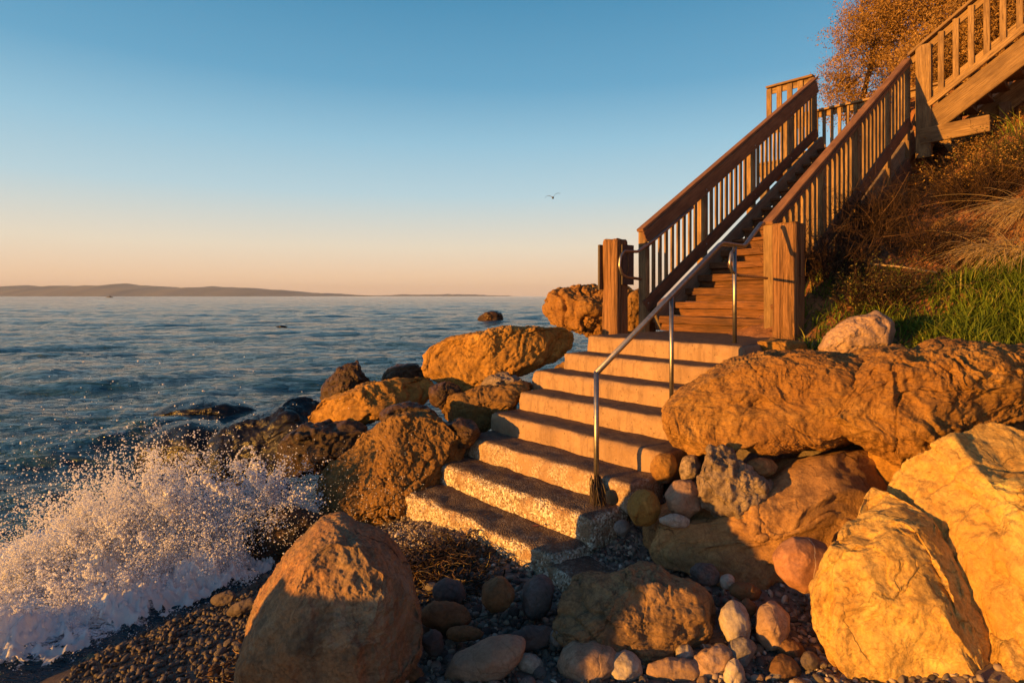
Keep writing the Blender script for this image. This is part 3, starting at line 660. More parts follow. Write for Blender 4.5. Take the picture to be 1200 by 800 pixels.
# ------------------------------------------------------------------ pebbles
def pebble_mesh(seed, sub=3):
    r = np.random.default_rng(seed); S, T = ico(sub)
    L = S*np.array([1, r.uniform(.6,.9), r.uniform(.4,.7)])
    for _ in range(6):
        nn = r.normal(size=3); nn /= np.linalg.norm(nn); pr = L @ nn; hm = pr.max()*r.uniform(.78, .97); d = pr-hm; k = d > 0; L[k] -= nn*(d[k]*.85)[:,None]
    L *= 1+.06*gnoise(S*2+seed)[:,None]
    return L, T
protos = []
mats = ['grey','dark','grey','pale','rust','dark','grey','pale','grey','tan','dark','grey']
placed = []
for k in range(285):
    for tr in range(120):
        px, py = (random.uniform(170, 300), random.uniform(705, 812)) if k % 4 == 0 else (random.uniform(440, 980), random.uniform(672, 815))
        Y = F*(H-.0)/(py-347)
        X = (px-600)/F*Y
        if X < -1.55-.25*(Y-3): continue
        rr = random.uniform(.016, .040)*(1 if random.random() < .75 else 1.5)
        if any(((X-a)/c)**2+((Y-b)/d)**2 < .8 for a, b, c, d, e_ in FOOT): continue
        if all((X-a)**2+(Y-b)**2 > (rr+c)**2*.9 for a,b,c in placed): break
    else: continue
    placed.append((X, Y, rr))
    z = float(ground(X, Y)[0])
    if len(protos) < 24:
        L, T = pebble_mesh(500+len(protos), 4)
        o = mesh_np('beach_pebble', L, T, M[mats[len(protos) % 12]]); protos.append(o)
    else:
        o = protos[k % 24].copy(); COL.objects.link(o)
    o.location = (X, Y, z+rr*.40); o.scale = (rr, rr, rr); o.rotation_euler = (random.uniform(-.5,.5), random.uniform(-.5,.5), random.uniform(0,6.28))
    tag(o, 'small loose rounded pebble among many on the dark shore', 'pebble', 'small pebbles scattered over the dark beach')
def gravel():
    S, T = ico(2); vs = []; ts = []; cs = []; nb = 0
    N = 46000
    X = RNG.uniform(-2.6, 2.4, N); Y = RNG.uniform(2.2, 5.6, N)
    keep = (X > -2.5+.0*Y) & (ground(X, Y, False) > -.5) & (ground(X, Y, False) < .35)
    X = X[keep]; Y = Y[keep]; Z = ground(X, Y)
    dens = fbm(np.stack([X*1.7, Y*1.7, 0*X], 1), 2); k2 = dens > RNG.uniform(-.9, .25, len(X)); X, Y, Z = X[k2], Y[k2], Z[k2]
    for x, y, z in zip(X, Y, Z):
        r = .006+.020*RNG.random()**1.7
        A = RNG.normal(size=(3,3)); A, _ = np.linalg.qr(A)
        L = (S*np.array([1, .75, .5])*(1+.2*RNG.normal(size=3))) @ A.T*r
        L[:,2] *= .8
        vs.append(L+np.array([x, y, z+r*.35])); ts.append(T+nb); nb += len(S); cs.append(np.full(len(S), RNG.random()*(1. if z > -.10 else .42)))
    tag(mesh_np('gravel', np.concatenate(vs), np.concatenate(ts), M['gravel'], col=np.concatenate(cs)), 'fine dark gravel and grit between the beach stones', 'gravel', kind='stuff')
gravel()

def clods():
    pr = []
    for k in range(90):
        px = random.uniform(1060, 1205); py = random.uniform(238, 335)
        x, y, ok = img_to_ground(np.array([px]), np.array([py]))
        if not ok[0]: continue
        if len(pr) < 10:
            L, T = pebble_mesh(800+len(pr), 4); L *= 1+.16*fbm(L*2.2+k, 4)[:,None]; o = mesh_np('soil_clod', L, T, M['clod']); pr.append(o)
        else: o = pr[k % 10].copy(); COL.objects.link(o)
        rr = .02+.075*random.random()**2.2; z = float(ground(x[0], y[0])[0])
        o.location = (x[0], y[0], z+rr*.15); o.scale = (rr,)*3; o.rotation_euler = (random.uniform(-.4,.4), random.uniform(-.4,.4), random.uniform(0, 6.28))
        tag(o, 'reddish clod of earth among many on the bare bank', 'clod', 'reddish clods on the bare bank')
# ------------------------------------------------------------------ concrete steps
def blockmesh(u0, u1, v0, v1, z0, z1, res=.03, rough=.006, seed=0, ur=None):
    """box in stair coordinates, subdivided on all faces, with worn edges; ur(v) may slant ends"""
    nu = max(2, int((u1-u0)/res)); nv = max(2, int((v1-v0)/res)); nz = max(2, int((z1-z0)/res))
    bm = bmesh.new()
    V = {}
    def vid(i, j, k):
        if (i,j,k) not in V: V[(i,j,k)] = len(V)
        return V[(i,j,k)]
    Fq = []
    for i in range(nu):
        for j in range(nv):
            Fq.append((vid(i,j,nz), vid(i,j+1,nz), vid(i+1,j+1,nz), vid(i+1,j,nz)))
            Fq.append((vid(i,j,0), vid(i+1,j,0), vid(i+1,j+1,0), vid(i,j+1,0)))
        for k in range(nz):
            Fq.append((vid(i,0,k), vid(i,0,k+1), vid(i+1,0,k+1), vid(i+1,0,k)))
            Fq.append((vid(i,nv,k), vid(i+1,nv,k), vid(i+1,nv,k+1), vid(i,nv,k+1)))
    for j in range(nv):
        for k in range(nz):
            Fq.append((vid(0,j,k), vid(0,j+1,k), vid(0,j+1,k+1), vid(0,j,k+1)))
            Fq.append((vid(nu,j,k), vid(nu,j,k+1), vid(nu,j+1,k+1), vid(nu,j+1,k)))
    bm.free()
    K = np.array(list(V.keys()), float)
    f = K/np.array([nu, nv, nz]); u = u0+f[:,0]*(u1-u0); v = v0+f[:,1]*(v1-v0); z = z0+f[:,2]*(z1-z0)
    Q = np.stack([u, v, z], 1)+seed*1.37
    # wear at edges: distance to second nearest face
    dn = np.sort(np.stack([np.minimum(u-u0, u1-u), np.minimum(v-v0, v1-v), np.minimum(z-z0, z1-z)], 1), axis=1)[:,1]
    wear = np.exp(-dn/.022)*(.010+rough*1.4*np.clip(fbm(Q*7, 3)+.3, 0, 2))
    cu, cv, cz = (u0+u1)/2, (v0+v1)/2, (z0+z1)/2
    du = np.sign(u-cu)*(np.abs(u-cu) > (u1-u0)/2-.03); dv = np.sign(v-cv)*(np.abs(v-cv) > (v1-v0)/2-.03); dz = np.sign(z-cz)*(np.abs(z-cz) > (z1-z0)/2-.03)
    u = u-du*wear; v = v-dv*wear; z = z-dz*wear
    dd = fbm(Q*3, 3)*rough*1.2+fbm(Q*14, 2)*rough*.6
    u = u+dd*.6; v = v+dd; z = z+fbm(Q*4+9, 3)*rough*.8
    X = OX+VX*v+UX*u; Y = OY+VY*v+UY*u
    return np.stack([X, Y, z], 1), np.array(Fq)
RIS, TRD = .17, .33
base = W(.9, -1, 0)
st = empty('concrete_staircase', (base.x, base.y, 0), 'worn concrete staircase of eight broad steps climbing from the pebbles between the boulders', 'staircase')
for k in range(8):
    z1 = 1.36-RIS*k; v0 = -TRD*k
    u1 = [1.80, 1.84, 1.98, 1.82, 1.86, 1.86, 1.84, 1.80][k]
    u0 = [-.0, -.06, -.1, -.12, -.12, -.05, .0, .02][k]
    if k == 0: v1, m = 1.75, 'conc'
    else: v1, m = v0+TRD+.10, ('conc' if k < 5 else 'conc_mid' if k == 5 else 'conc_agg')
    rough = [.006, .007, .008, .008, .009, .011, .014, .017][k]
    V, Fq = blockmesh(u0, u1, v0, v1, z1-RIS-(.32 if k in (0,) else .06 if k < 7 else .12), z1, .028 if k else .035, rough, k)
    if k == 0: V = V
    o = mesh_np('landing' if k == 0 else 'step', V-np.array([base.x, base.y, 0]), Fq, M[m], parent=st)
# the low tongue of aggregate that runs out from the last step
V, Fq = blockmesh(-.34, .06, -2.34, -1.95, -.1, .13, .02, .02, 44)
V[:,2] -= np.clip((V[:,0]-.35)*.12, 0, .1)
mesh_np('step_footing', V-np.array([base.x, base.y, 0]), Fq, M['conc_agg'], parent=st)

# ------------------------------------------------------------------ tubes
def tube(name, pts, r, mat, parent=None, sides=12, smooth_n=0, taper=None):
    pts = [Vector(p) for p in pts]
    if smooth_n:                                    # round the corners
        q = [pts[0]]
        for a, b, c in zip(pts, pts[1:], pts[2:]):
            d = min((b-a).length, (c-b).length, smooth_n)*.5
            p0 = b+(a-b).normalized()*d; p2 = b+(c-b).normalized()*d
            for t in (0, .25, .5, .75, 1): q.append(p0*(1-t)**2+b*2*t*(1-t)+p2*t*t)
        q.append(pts[-1]); pts = q
    N = len(pts); V = []; up = Vector((0.3, .2, 1)).normalized()
    for i, p in enumerate(pts):
        t = (pts[min(i+1, N-1)]-pts[max(i-1, 0)]).normalized()
        s = t.cross(up)
        if s.length < 1e-3: s = t.cross(Vector((1, 0, 0)))
        s.normalize(); b = s.cross(t).normalized(); up = b
        rr = r*(taper[i] if taper else 1)
        for k in range(sides):
            a = 2*math.pi*k/sides; V.append(p+s*math.cos(a)*rr+b*math.sin(a)*rr)
    org = Vector(parent.location) if parent else Vector((0,0,0))
    V = [tuple(v-org) for v in V]
    Fq = [(i*sides+k, i*sides+(k+1) % sides, (i+1)*sides+(k+1) % sides, (i+1)*sides+k) for i in range(N-1) for k in range(sides)]
    V.append(tuple(pts[0]-org)); V.append(tuple(pts[-1]-org)); a, b = len(V)-2, len(V)-1
    T = [(a, (k+1) % sides, k) for k in range(sides)]+[(b, (N-1)*sides+k, (N-1)*sides+(k+1) % sides) for k in range(sides)]
    return mesh_np(name, np.array(V), [np.array(Fq), np.array(T)], mat, parent=parent)
UR = .2
def RU(px, py, u=UR):
    v, z = PU(px, py, u); return W(u, v, z)
hr = empty('metal_handrail', tuple(W(UR, -1.7, .34)), 'satin steel handrail on three slim posts running up the middle of the concrete steps', 'handrail')
p1t = RU(699, 437); p2t = RU(787, 346)
pA = RU(845, 285); pB = RU(872, 289); pC = RU(892, 262); pP3 = RU(861, 287)
tube('rail', [p1t, pA, pB, pC, pC+Vector((VX, VY, 0))*.05], .021, M['steel'], hr, smooth_n=.10)
tube('post', [(p1t.x, p1t.y, .30), (p1t.x, p1t.y, p1t.z+.012)], .019, M['steel'], hr)
p2 = W(UR, -.77, .8); tz = p1t.z+(pA.z-p1t.z)*((-.77+1.70)/1.70)
tube('post', [(p2.x, p2.y, .78), (p2.x, p2.y, tz)], .018, M['steel'], hr)
tube('post', [(pP3.x, pP3.y, 1.34), (pP3.x, pP3.y, pP3.z)], .019, M['steel'], hr)
lp = lambda px, py: RU(px, py)
tube('return_loop', [lp(864, 290), lp(857, 296), lp(855, 308), lp(858, 319), lp(866, 323), W(.25, .98, 1.97)], .014, M['steel'], hr, smooth_n=.05)
gr = empty('grab_rail', tuple(W(2.0, 1.3, 1.36)), 'bent steel grab rail looping out beside the left timber post and up the railing', 'handrail')
g = lambda px, py: RU(px, py, 2.0)
tube('rail', [g(812, 243), g(768, 280), g(747, 295), g(731, 294), g(727, 301), g(726, 312), g(729, 322), g(735, 325), g(751, 327)], .019, M['steel'], gr, smooth_n=.06)

# ------------------------------------------------------------------ boards
def board(name, p0, p1, w, t, mat, parent, side=None, seed=0, rough=.002, res=.12):
    """a plank from p0 to p1; `side` = direction of its width w, t = thickness across"""
    p0 = Vector(p0); p1 = Vector(p1); x = (p1-p0); L = x.length; x.normalize()
    side = Vector(side) if side is not None else Vector((0, 0, 1)); y = (side-x*side.dot(x)).normalized(); zc = x.cross(y)
    bm = bmesh.new(); bmesh.ops.create_cube(bm, size=1)
    for v in bm.verts: v.co = Vector((v.co.x*L, v.co.y*w, v.co.z*t))
    bmesh.ops.bevel(bm, geom=list(bm.edges), offset=min(w, t)*.07+.0015, segments=2, affect='EDGES')
    nseg = int(L/res)
    for k in range(1, nseg):
        bmesh.ops.bisect_plane(bm, geom=bm.verts[:]+bm.edges[:]+bm.faces[:], plane_co=(-L/2+L*k/nseg, 0, 0), plane_no=(1, 0, 0))
    if len(bm.verts):
        A = np.array([v.co[:] for v in bm.verts]); q = A*np.array([2, 8, 8])+seed*2.3+(hash(name) % 7)
        d = np.stack([gnoise(q)*0, gnoise(q+5), gnoise(q+11)], 1)*rough
        A = A+d
        for v, c in zip(bm.verts, A): v.co = c
    me = bpy.data.meshes.new(name); bm.to_mesh(me); bm.free()
    me.materials.append(M[mat] if isinstance(mat, str) else mat)
    o = bpy.data.objects.new(name, me); COL.objects.link(o)
    c = (p0+p1)/2; R = Matrix((x, y, zc)).transposed().to_4x4(); R.translation = c
    if parent:
        o.parent = parent
        pm = Vector((0,0,0)); q = parent
        while q: pm += q.location; q = q.parent
        R.translation = c-pm
    o.matrix_local = R
    return o
UD = Vector((UX, UY, 0)).normalized(); VD = Vector((VX, VY, 0)).normalized(); ZD = Vector((0,0,1))
# timber posts at the foot
def thick_post(name, u, v, z0, z1, w, lb, extra=None):
    c = W(u, v); root = empty(name, (c.x, c.y, z0), lb, 'post')
    L = z1-z0; nz = 60; ns = 72; V = []
    for i in range(nz+1):
        z = L*i/nz
        for k in range(ns):
            a = 2*math.pi*k/ns; ca, sa = math.cos(a), math.sin(a)
            m = (abs(ca)**7+abs(sa)**7)**(-1/7)*w/2
            V.append((ca*m, sa*m, z))
    V = np.array(V); ang = np.arctan2(V[:,1], V[:,0])
    gr_ = fbm(np.stack([V[:,0]*16, V[:,1]*16, V[:,2]*.8], 1)+u*7, 4)
    ck = np.exp(-(gnoise(np.stack([V[:,0]*9, V[:,1]*9, V[:,2]*.5], 1)+u*3)/.07)**2)
    s = 1+(.045*gr_-.12*ck)
    top = np.clip((V[:,2]-(L-.03))/.03, 0, 1); s = s*(1-.09*top)
    V[:,0] *= s; V[:,1] *= s; V[:,2] += (V[:,2] > L-.02)*fbm(V*14, 2)*.012
    X = V[:,0]*UD.x+V[:,1]*VD.x; Y = V[:,0]*UD.y+V[:,1]*VD.y
    V = np.stack([X, Y, V[:,2]], 1)
    Fq = [(i*ns+k, i*ns+(k+1) % ns, (i+1)*ns+(k+1) % ns, (i+1)*ns+k) for i in range(nz) for k in range(ns)]
    V = np.vstack([V, [0, 0, L+.004]]); T = [(len(V)-1, nz*ns+(k+1) % ns, nz*ns+k) for k in range(ns)]
    s_ = NT(name+'_wood'); vv = s_.mapping((48, 48, 1.5), rnd=9); n1 = s_.noise(vv, 1, 8, .72, .4); n0 = s_.noise(s_.mapping((3,3,1)), 1., 4)
    c_ = s_.mix(s_.ramp(n1, [(.35, 0.), (.6, 1.)]), (.06, .03, .018), (.38, .20, .09)); c_ = s_.mix(s_.ramp(n0, [(.45, 0.), (.7, .6)]), c_, (.28, .13, .06))
    n2 = s_.noise(s_.mapping((90, 90, 5)), 1, 4); nb = s_.bump(n1, 1., .035); nb = s_.bump(n2, .6, .006, nb)
    o = mesh_np('timber', V, [np.array(Fq), np.array(T)], s_.out(c_, .85, nb, Specular_IOR_Level=.2), parent=root)
    return root
lpst = thick_post('timber_post', 2.14, .92, 1.05, 2.49, .245, 'thick square weathered timber post left of the steps with a dark board on its back')
# sign boards on the sides of the left post (seen edge on)
b0 = W(2.14+.155, .92, 2.43); b1 = W(2.14+.155, .92, 1.87)
board('sign_board', b0, b1, .26, .03, 'sign', lpst, VD)
b0 = W(2.14-.139, .99, 2.42); b1 = W(2.14-.139, .99, 1.93)
sb = board('side_sign', b0, b1, .23, .016, 'sign', lpst, VD)
def flat_ring(parent, c, r0, r1, asp, mat):      # oval emblem on the side board, in the V-Z plane
    n = 28; V = []; org = Vector(parent.location)
    for k in range(n):
        a = 2*math.pi*k/n
        for r in (r0, r1):
            for off in (.0, -.006): V.append(tuple(c+VD*math.cos(a)*r*asp+ZD*math.sin(a)*r+UD*off-org))
    Fq = []
    for k in range(n):
        a = 4*k; b = 4*((k+1) % n)
        Fq += [(a+1, a+3, b+3, b+1), (a, b, b+2, a+2), (a, a+1, b+1, b), (a+2, b+2, b+3, a+3)]
    return mesh_np('emblem', np.array(V), np.array(Fq), mat, smooth=False, parent=parent)
flat_ring(lpst, W(2.14-.148, .98, 2.33), .035, .047, .75, M['rust'])
flat_ring(lpst, W(2.14-.148, .98, 2.33), .008, .02, .75, M['rust'])
tube('emblem', [W(1.99, .98, 2.28), W(1.99, .99, 2.16), W(1.99, .97, 2.05)], .006, M['rust'], lpst, 6)
tube('emblem', [W(1.99, .93, 2.08), W(1.99, 1.05, 2.08)], .005, M['rust'], lpst, 6)
rpst = thick_post('timber_post', .13, 1.20, 1.0, 2.53, .25, 'thick weathered orange timber post at the right foot of the wooden stairs')

# ------------------------------------------------------------------ wooden stairway
SW = empty('wooden_stairway', tuple(W(1.2, 1.5, 1.36)), 'weathered wooden beach stairway with two flights, landing and slatted railings above the concrete steps', 'stairway')
R1, T1, NS = .18, .30, 17
fl = empty('lower_flight', (0,0,0)); fl.parent = SW
def nose(v): return 1.36+R1+(v-1.45)*R1/T1
for k in range(NS):
    v0 = 1.45+T1*k; z1 = 1.36+R1*(k+1)
    if k < 6:
        board('timber_step', W(.42, v0+.215, z1-R1*.76), W(1.95, v0+.222, z1-R1*.76), .38, R1*.47, 'woodstep', fl, VD, k, .010)
        board('timber_step', W(.42+.03*(k % 2), v0+.19, z1-R1*.245), W(1.95, v0+.185, z1-R1*.25), .42, R1*.46, 'woodstep', fl, VD, k+9, .010)
    else:
        board('tread', W(.46, v0+.15, z1-.02), W(1.85, v0+.15, z1-.02), .33, .04, 'woodstep', fl, VD, k)
        board('riser', W(.48, v0+.035, z1-R1/2-.022), W(1.83, v0+.035, z1-R1/2-.022), R1-.045, .025, 'woodstep', fl, ZD, k)
vE = 1.45+T1*NS; ZL = 1.36+R1*NS
# small lit cleats along the left string
for k in range(5, NS):
    v0 = 1.45+T1*k; z1 = 1.36+R1*(k+1)
    board('cleat', W(1.80, v0-.02, z1-R1-.0), W(1.80, v0+.10, z1-R1+.09), .035, .03, 'wood', fl, ZD, k)
def slope_board(name, u, va, za, vb, zb, w, t, mat, par, k=0): return board(name, W(u, va, za), W(u, vb, zb), w, t, mat, par, ZD, k)
slope_board('stringer', 1.88, 1.42, nose(1.42)-.05, vE, nose(vE)+.0, .22, .055, 'woodgrey', fl)
slope_board('stringer', .42, 1.6, nose(1.6)-.22, vE-.1, nose(vE-.1)-.2, .34, .055, 'woodgrey', fl)

def railing(u, va, vb, za, zb, drop, capw, facew, posts, nbal, nm, zfoot, topcap='woodcap', side=1, skirt=False):
    rl = empty(nm, (0,0,0)); rl.parent = SW
    f = lambda v: za+(zb-za)*(v-va)/(vb-va)
    slope = (zb-za)/(vb-va); cs = 1/math.sqrt(1+slope**2)
    board('cap_rail', W(u, va-.05, f(va-.05)-.02), W(u, vb+.05, f(vb+.05)-.02), capw, .038, topcap, rl, UD)
    slope_board('top_rail', u-side*.045, va, f(va)-.045-facew/2/cs, vb, f(vb)-.045-facew/2/cs, facew, .038, topcap, rl, 1)
    slope_board('bottom_rail', u-side*.045, va, f(va)-drop, vb, f(vb)-drop, .17, .04, 'woodred' if side > 0 else 'wood', rl, 2)
    for k in range(nbal):
        v = va+.10+(vb-va-.16)*k/(nbal-1)
        if any(abs(v-pv) < .075 for pv in posts): continue
        board('baluster', W(u, v, f(v)-drop-.06), W(u, v, f(v)-.06), .042, .04, 'wood', rl, UD, k, .001, 1)
    for j, pv in enumerate(posts):
        board('post', W(u, pv, zfoot(pv)), W(u, pv, f(pv)-.045), .115, .095, 'wood' , rl, UD, j, .003)
    for pv in posts:
        for dz in (.22, .30, drop-.02): 
            c_ = W(u-side*.068, pv, f(pv)-dz); pm = SW.location
            S_i, T_i = ico(2); mesh_np('bolt', S_i*np.array([.011, .011, .011])+np.array(c_-Vector(pm)), T_i, M['steel'], parent=rl)
    return rl
v0l, z0l = PU(750, 266, 2.1); v1l, z1l = PU(953, 92, 2.1)
railing(2.08, v0l+.02, v1l, z0l, z1l, 1.02, .10, .21, [v0l+.06, v0l+1.45, v0l+2.9, v0l+4.2, v1l-.06], 37, 'left_railing', lambda v: max(1.05, nose(v)-.55))
v0r, z0r = PU(899, 256, .40); v1r, z1r = PU(1062, 70, .40)
railing(.40, v0r+.05, v1r, z0r, z1r, 1.0, .115, .045, [v0r+.08, v0r+1.35, v0r+2.5, v0r+3.75, v1r-.04], 31, 'right_railing', lambda v: nose(v)-.65, 'woodcap', side=1)
# landing
la = empty('upper_landing', (0,0,0)); la.parent = SW
for k in range(11):
    v = vE-.02+.15*k
    board('deck_board', W(.25, v+.07, ZL-.02), W(3.1, v+.07, ZL-.02), .14, .038, 'woodgrey', la, VD, k)
board('joist', W(.22, vE+.02, ZL-.15), W(3.1, vE+.02, ZL-.15), .20, .05, 'wood', la, ZD)
board('joist', W(.22, vE+1.55, ZL-.15), W(3.1, vE+1.55, ZL-.15), .20, .05, 'wood', la, ZD)
board('joist', W(3.1, vE, ZL-.15), W(3.1, vE+1.6, ZL-.15), .20, .05, 'wood', la, ZD)
for (u, v) in ((3.0, vE+.1), (3.0, vE+1.5), (.35, vE+1.5)):
    zf = float(ground(W(u, v).x, W(u, v).y)[0])-.2; board('support_post', W(u, v, zf), W(u, v, ZL-.04), .14, .14, 'woodgrey', la, UD)
def level_rail(nm, ua, ub, v, ztop, zbot, bw, gap, par):
    rl = empty(nm, (0,0,0)); rl.parent = par
    board('cap_rail', W(ua, v, ztop-.02), W(ub, v, ztop-.02), .14, .04, 'wood', rl, VD)
    board('top_rail', W(ua, v+.035, ztop-.10), W(ub, v+.035, ztop-.10), .11, .035, 'wood', rl, ZD)
    board('bottom_rail', W(ua, v+.035, zbot), W(ub, v+.035, zbot), .11, .035, 'wood', rl, ZD)
    n = int(abs(ub-ua)/gap)
    for k in range(n+1):
        u = ua+(ub-ua)*(k+.2)/(n+.4); board('baluster', W(u, v, zbot-.06), W(u, v, ztop-.05), bw, .035, 'wood', rl, UD, k)
    return rl
vL = v1l+.02; ue, zt = PV(899, 104, vL)
level_rail('outer_railing', 2.1, ue, vL, zt+.03, zt-.85, .10, .21, SW)
level_rail('back_railing', 0.3, 3.05, vE+1.5, 1.79+220/700*12.3, 1.79+220/700*12.3-.85, .06, .15, SW)
# upper flight to the right, heading back towards the viewer
uf = empty('upper_flight', (0,0,0)); uf.parent = SW
vN = v1r; SL = .70
def zu(s): return z1r+.05+SL*s     # top of rail at distance s along -u
u00 = .36
board('newel_post', W(.16, vN, zu(0)-1.65), W(.16, vN, zu(.2)-.04), .20, .12, 'wood', uf, UD, 3, .004)
Lf = 4.2
board('cap_rail', W(u00, vN, zu(0)), W(u00-Lf, vN, zu(Lf)), .13, .04, 'wood', uf, VD)
board('top_rail', W(u00, vN+.04, zu(0)-.10), W(u00-Lf, vN+.04, zu(Lf)-.10), .10, .035, 'wood', uf, ZD)
board('bottom_rail', W(.10, vN+.04, zu(.26)-.93), W(u00-Lf, vN+.04, zu(Lf)-.93), .16, .035, 'wood', uf, ZD)
board('edge_trim', W(.10, vN-.05, zu(.26)-1.03), W(u00-Lf, vN-.05, zu(Lf)-1.03), .06, .09, 'wood', uf, VD)
for k in range(21):
    s = .42+.185*k; board('baluster', W(u00-s, vN, zu(s)-1.0), W(u00-s, vN, zu(s)-.05), .075, .038, 'wood', uf, UD, k)
for vv in (vN+.02, vN+1.45):
    board('stringer', W(.22, vv, zu(.14)-1.32), W(u00-Lf, vv, zu(Lf)-1.32), .34, .075, 'wood', uf, ZD, 5)
for k in range(20):
    s = .3+.20*k; z = zu(s)-1.10
    board('tread', W(u00-s, vN+.06, z), W(u00-s, vN+1.42, z), .25, .04, 'woodgrey', uf, UD, k)
    board('riser', W(u00-s+.12, vN+.06, z-.075), W(u00-s+.12, vN+1.42, z-.075), .12, .025, 'woodgrey', uf, ZD, k)
board('cross_beam', W(.20, vN-.04, ZL-.16), W(-.66, vN-.04, ZL-.13), .24, .07, 'wood', uf, ZD, 8)
pb = W(.30, vN+.08); zf = float(ground(pb.x, pb.y)[0])-.25
board('support_post', W(.56, vN+.12, zf-.3), W(.56, vN+.12, ZL-.02), .24, .20, 'woodgrey', uf, UD, 9, .004)
for (u, v) in ((-2.6, vN+.1), (-.6, vN+1.4)):
    c = W(u, v); zf = float(ground(c.x, c.y)[0])-.25; s = u00-u
    board('support_post', W(u, v, zf), W(u, v, max(zf+.3, zu(s)-1.35)), .15, .15, 'woodgrey', uf, UD)
# dark lattice boards under the right railing, holding back the soil
for k in range(3):
    va = 1.6+1.45*k
    board('retaining_board', W(.36, va, nose(va)-.42), W(.36, va+1.5, nose(va+1.5)-.42), .26, .05, 'woodred', fl, ZD, k)

# ------------------------------------------------------------------ vegetation
def ribbons(name, polys, widths, tints, mat, parent=None, org=(0,0,0)):
    """thin tapering 3-sided stems from polylines: polys (n,k,3)"""
    polys = np.asarray(polys); n, k, _ = polys.shape
    d = np.gradient(polys, axis=1); d /= np.linalg.norm(d, axis=2)[:,:,None]+1e-9
    ref = RNG.normal(size=(n, 1, 3)); s = np.cross(d, ref); s /= np.linalg.norm(s, axis=2)[:,:,None]+1e-9; b = np.cross(d, s)
    tp = np.linspace(1, .25, k)[None,:,None]*np.asarray(widths)[:,None,None]
    V = np.stack([polys+s*tp*math.cos(a)+b*tp*math.sin(a) for a in (0, 2.094, 4.188)], 2)   # n,k,3,3
    V = V.reshape(-1, 3)-np.array(org)
    base_ = (np.arange(n)*k*3)[:,None,None]; i = (np.arange(k-1)*3)[None,:,None]; j = np.arange(3)[None,None,:]
    a = base_+i+j; b2 = base_+i+(j+1) % 3
    Fq = np.stack([a, b2, b2+3, a+3], 3).reshape(-1, 4)
    return mesh_np(name, V, Fq, mat, col=np.repeat(np.asarray(tints), k*3), parent=parent)

def blades(name, base_pts, heights, widths, lean, tints, mat, parent=None, org=(0,0,0), k=4):
    n = len(base_pts); t = np.linspace(0, 1, k)[None,:,None]
    B = np.asarray(base_pts)[:,None,:]; h = np.asarray(heights)[:,None,None]; ln = np.asarray(lean)[:,None,:]
    C = B+np.array([0,0,1.])*h*(t-.25*t*t*np.linalg.norm(ln, axis=2, keepdims=True))+ln*h*t**1.8
    sd = np.cross(ln+RNG.normal(size=(n,1,3))*.4, np.array([0,0,1.])); sd /= np.linalg.norm(sd, axis=2, keepdims=True)+1e-9
    w = np.asarray(widths)[:,None,None]*(1-t**1.5*.92)
    V = np.stack([C-sd*w, C+sd*w], 2).reshape(-1, 3)-np.array(org)
    a = (np.arange(n)*k*2)[:,None]+(np.arange(k-1)*2)[None,:]; a = a.ravel()
    Fq = np.stack([a, a+1, a+3, a+2], 1)
    return mesh_np(name, V, Fq, mat, col=np.repeat(np.asarray(tints), k*2), parent=parent)

def img_to_ground(px, py, ylo=4.3, yhi=14):
    """points of the bank seen along these directions"""
    Ys = np.linspace(ylo, yhi, 160); X = (px[:,None]-600)/F*Ys[None,:]; Z = H-(py[:,None]-347)/F*Ys[None,:]
    G = ground(X, Ys[None,:]+0*X, False); m = Z < G; i = np.argmax(m, axis=1); ok = m.any(axis=1) & (i > 0)
    Y = Ys[i]; return (px-600)/F*Y, Y, ok

def scatter_region(n, x0, x1, y0, y1, test=None):
    """random ground points on the plan rectangle"""
    X = RNG.uniform(x0, x1, n); Y = RNG.uniform(y0, y1, n); Z = ground(X, Y)
    px = 600+F*X/Y; py = 347+F*(H-Z)/Y
    k = test(X, Y, Z, px, py) if test else np.ones(n, bool)
    return X[k], Y[k], Z[k], px[k], py[k]

def inside_stairs(X, Y, m=.1):
    dx = X-OX; dy = Y-OY; det = VX*UY-UX*VY
    v = (dx*UY-UX*dy)/det; u = (VX*dy-VY*dx)/det
    return (u > .3-m) & (u < 2.1+m) & (v > -2.4), u, v

clods()
# green grass bank
def t_grass(X, Y, Z, px, py):
    ins, u, v = inside_stairs(X, Y)
    q = np.stack([X*1.3, Y*1.3, 0*X], 1); nz = fbm(q, 3)
    d = .95*np.clip((px-1030)/60, 0, 1)*np.clip((py-(335-(px-1050)*.25))/20, 0, 1) + .5*((px > 935) & (px < 1060) & (py > 315)).astype(float)*np.clip(nz+.5, 0, 1)
    d += .25*((px > 1140) & (py < 230))*np.clip(nz+.2, 0, 1)
    d += .85*(X > 5.6)*(Y < 6.0)
    return (~ins) & (RNG.random(len(X)) < d) & (Y > 4.55) & (Z > 1.15)
X, Y, Z, px, py = scatter_region(62000, 2.7, 9, 4.5, 8.5, t_grass)
nG = len(X); hh_ = RNG.uniform(.05, .19, nG)*(1+.5*fbm(np.stack([X, Y, 0*X], 1)*2, 2)); hh_ = hh_*(1+1.0*np.clip((px-1090)/90, 0, 1)); ln = RNG.normal(size=(nG, 3))*.7; ln[:,2] = 0; ln[:,1] -= .25
o = blades('grass', np.stack([X, Y, Z-.01], 1), hh_, RNG.uniform(.004, .0105, nG), ln, np.clip(RNG.beta(2, 2.6, nG)+.1*fbm(np.stack([X, Y, 0*X], 1)*3, 2), 0, 1), M['grass'])
tag(o, 'green grass and succulent blades covering the bank above the sandstone', 'grass', kind='stuff')
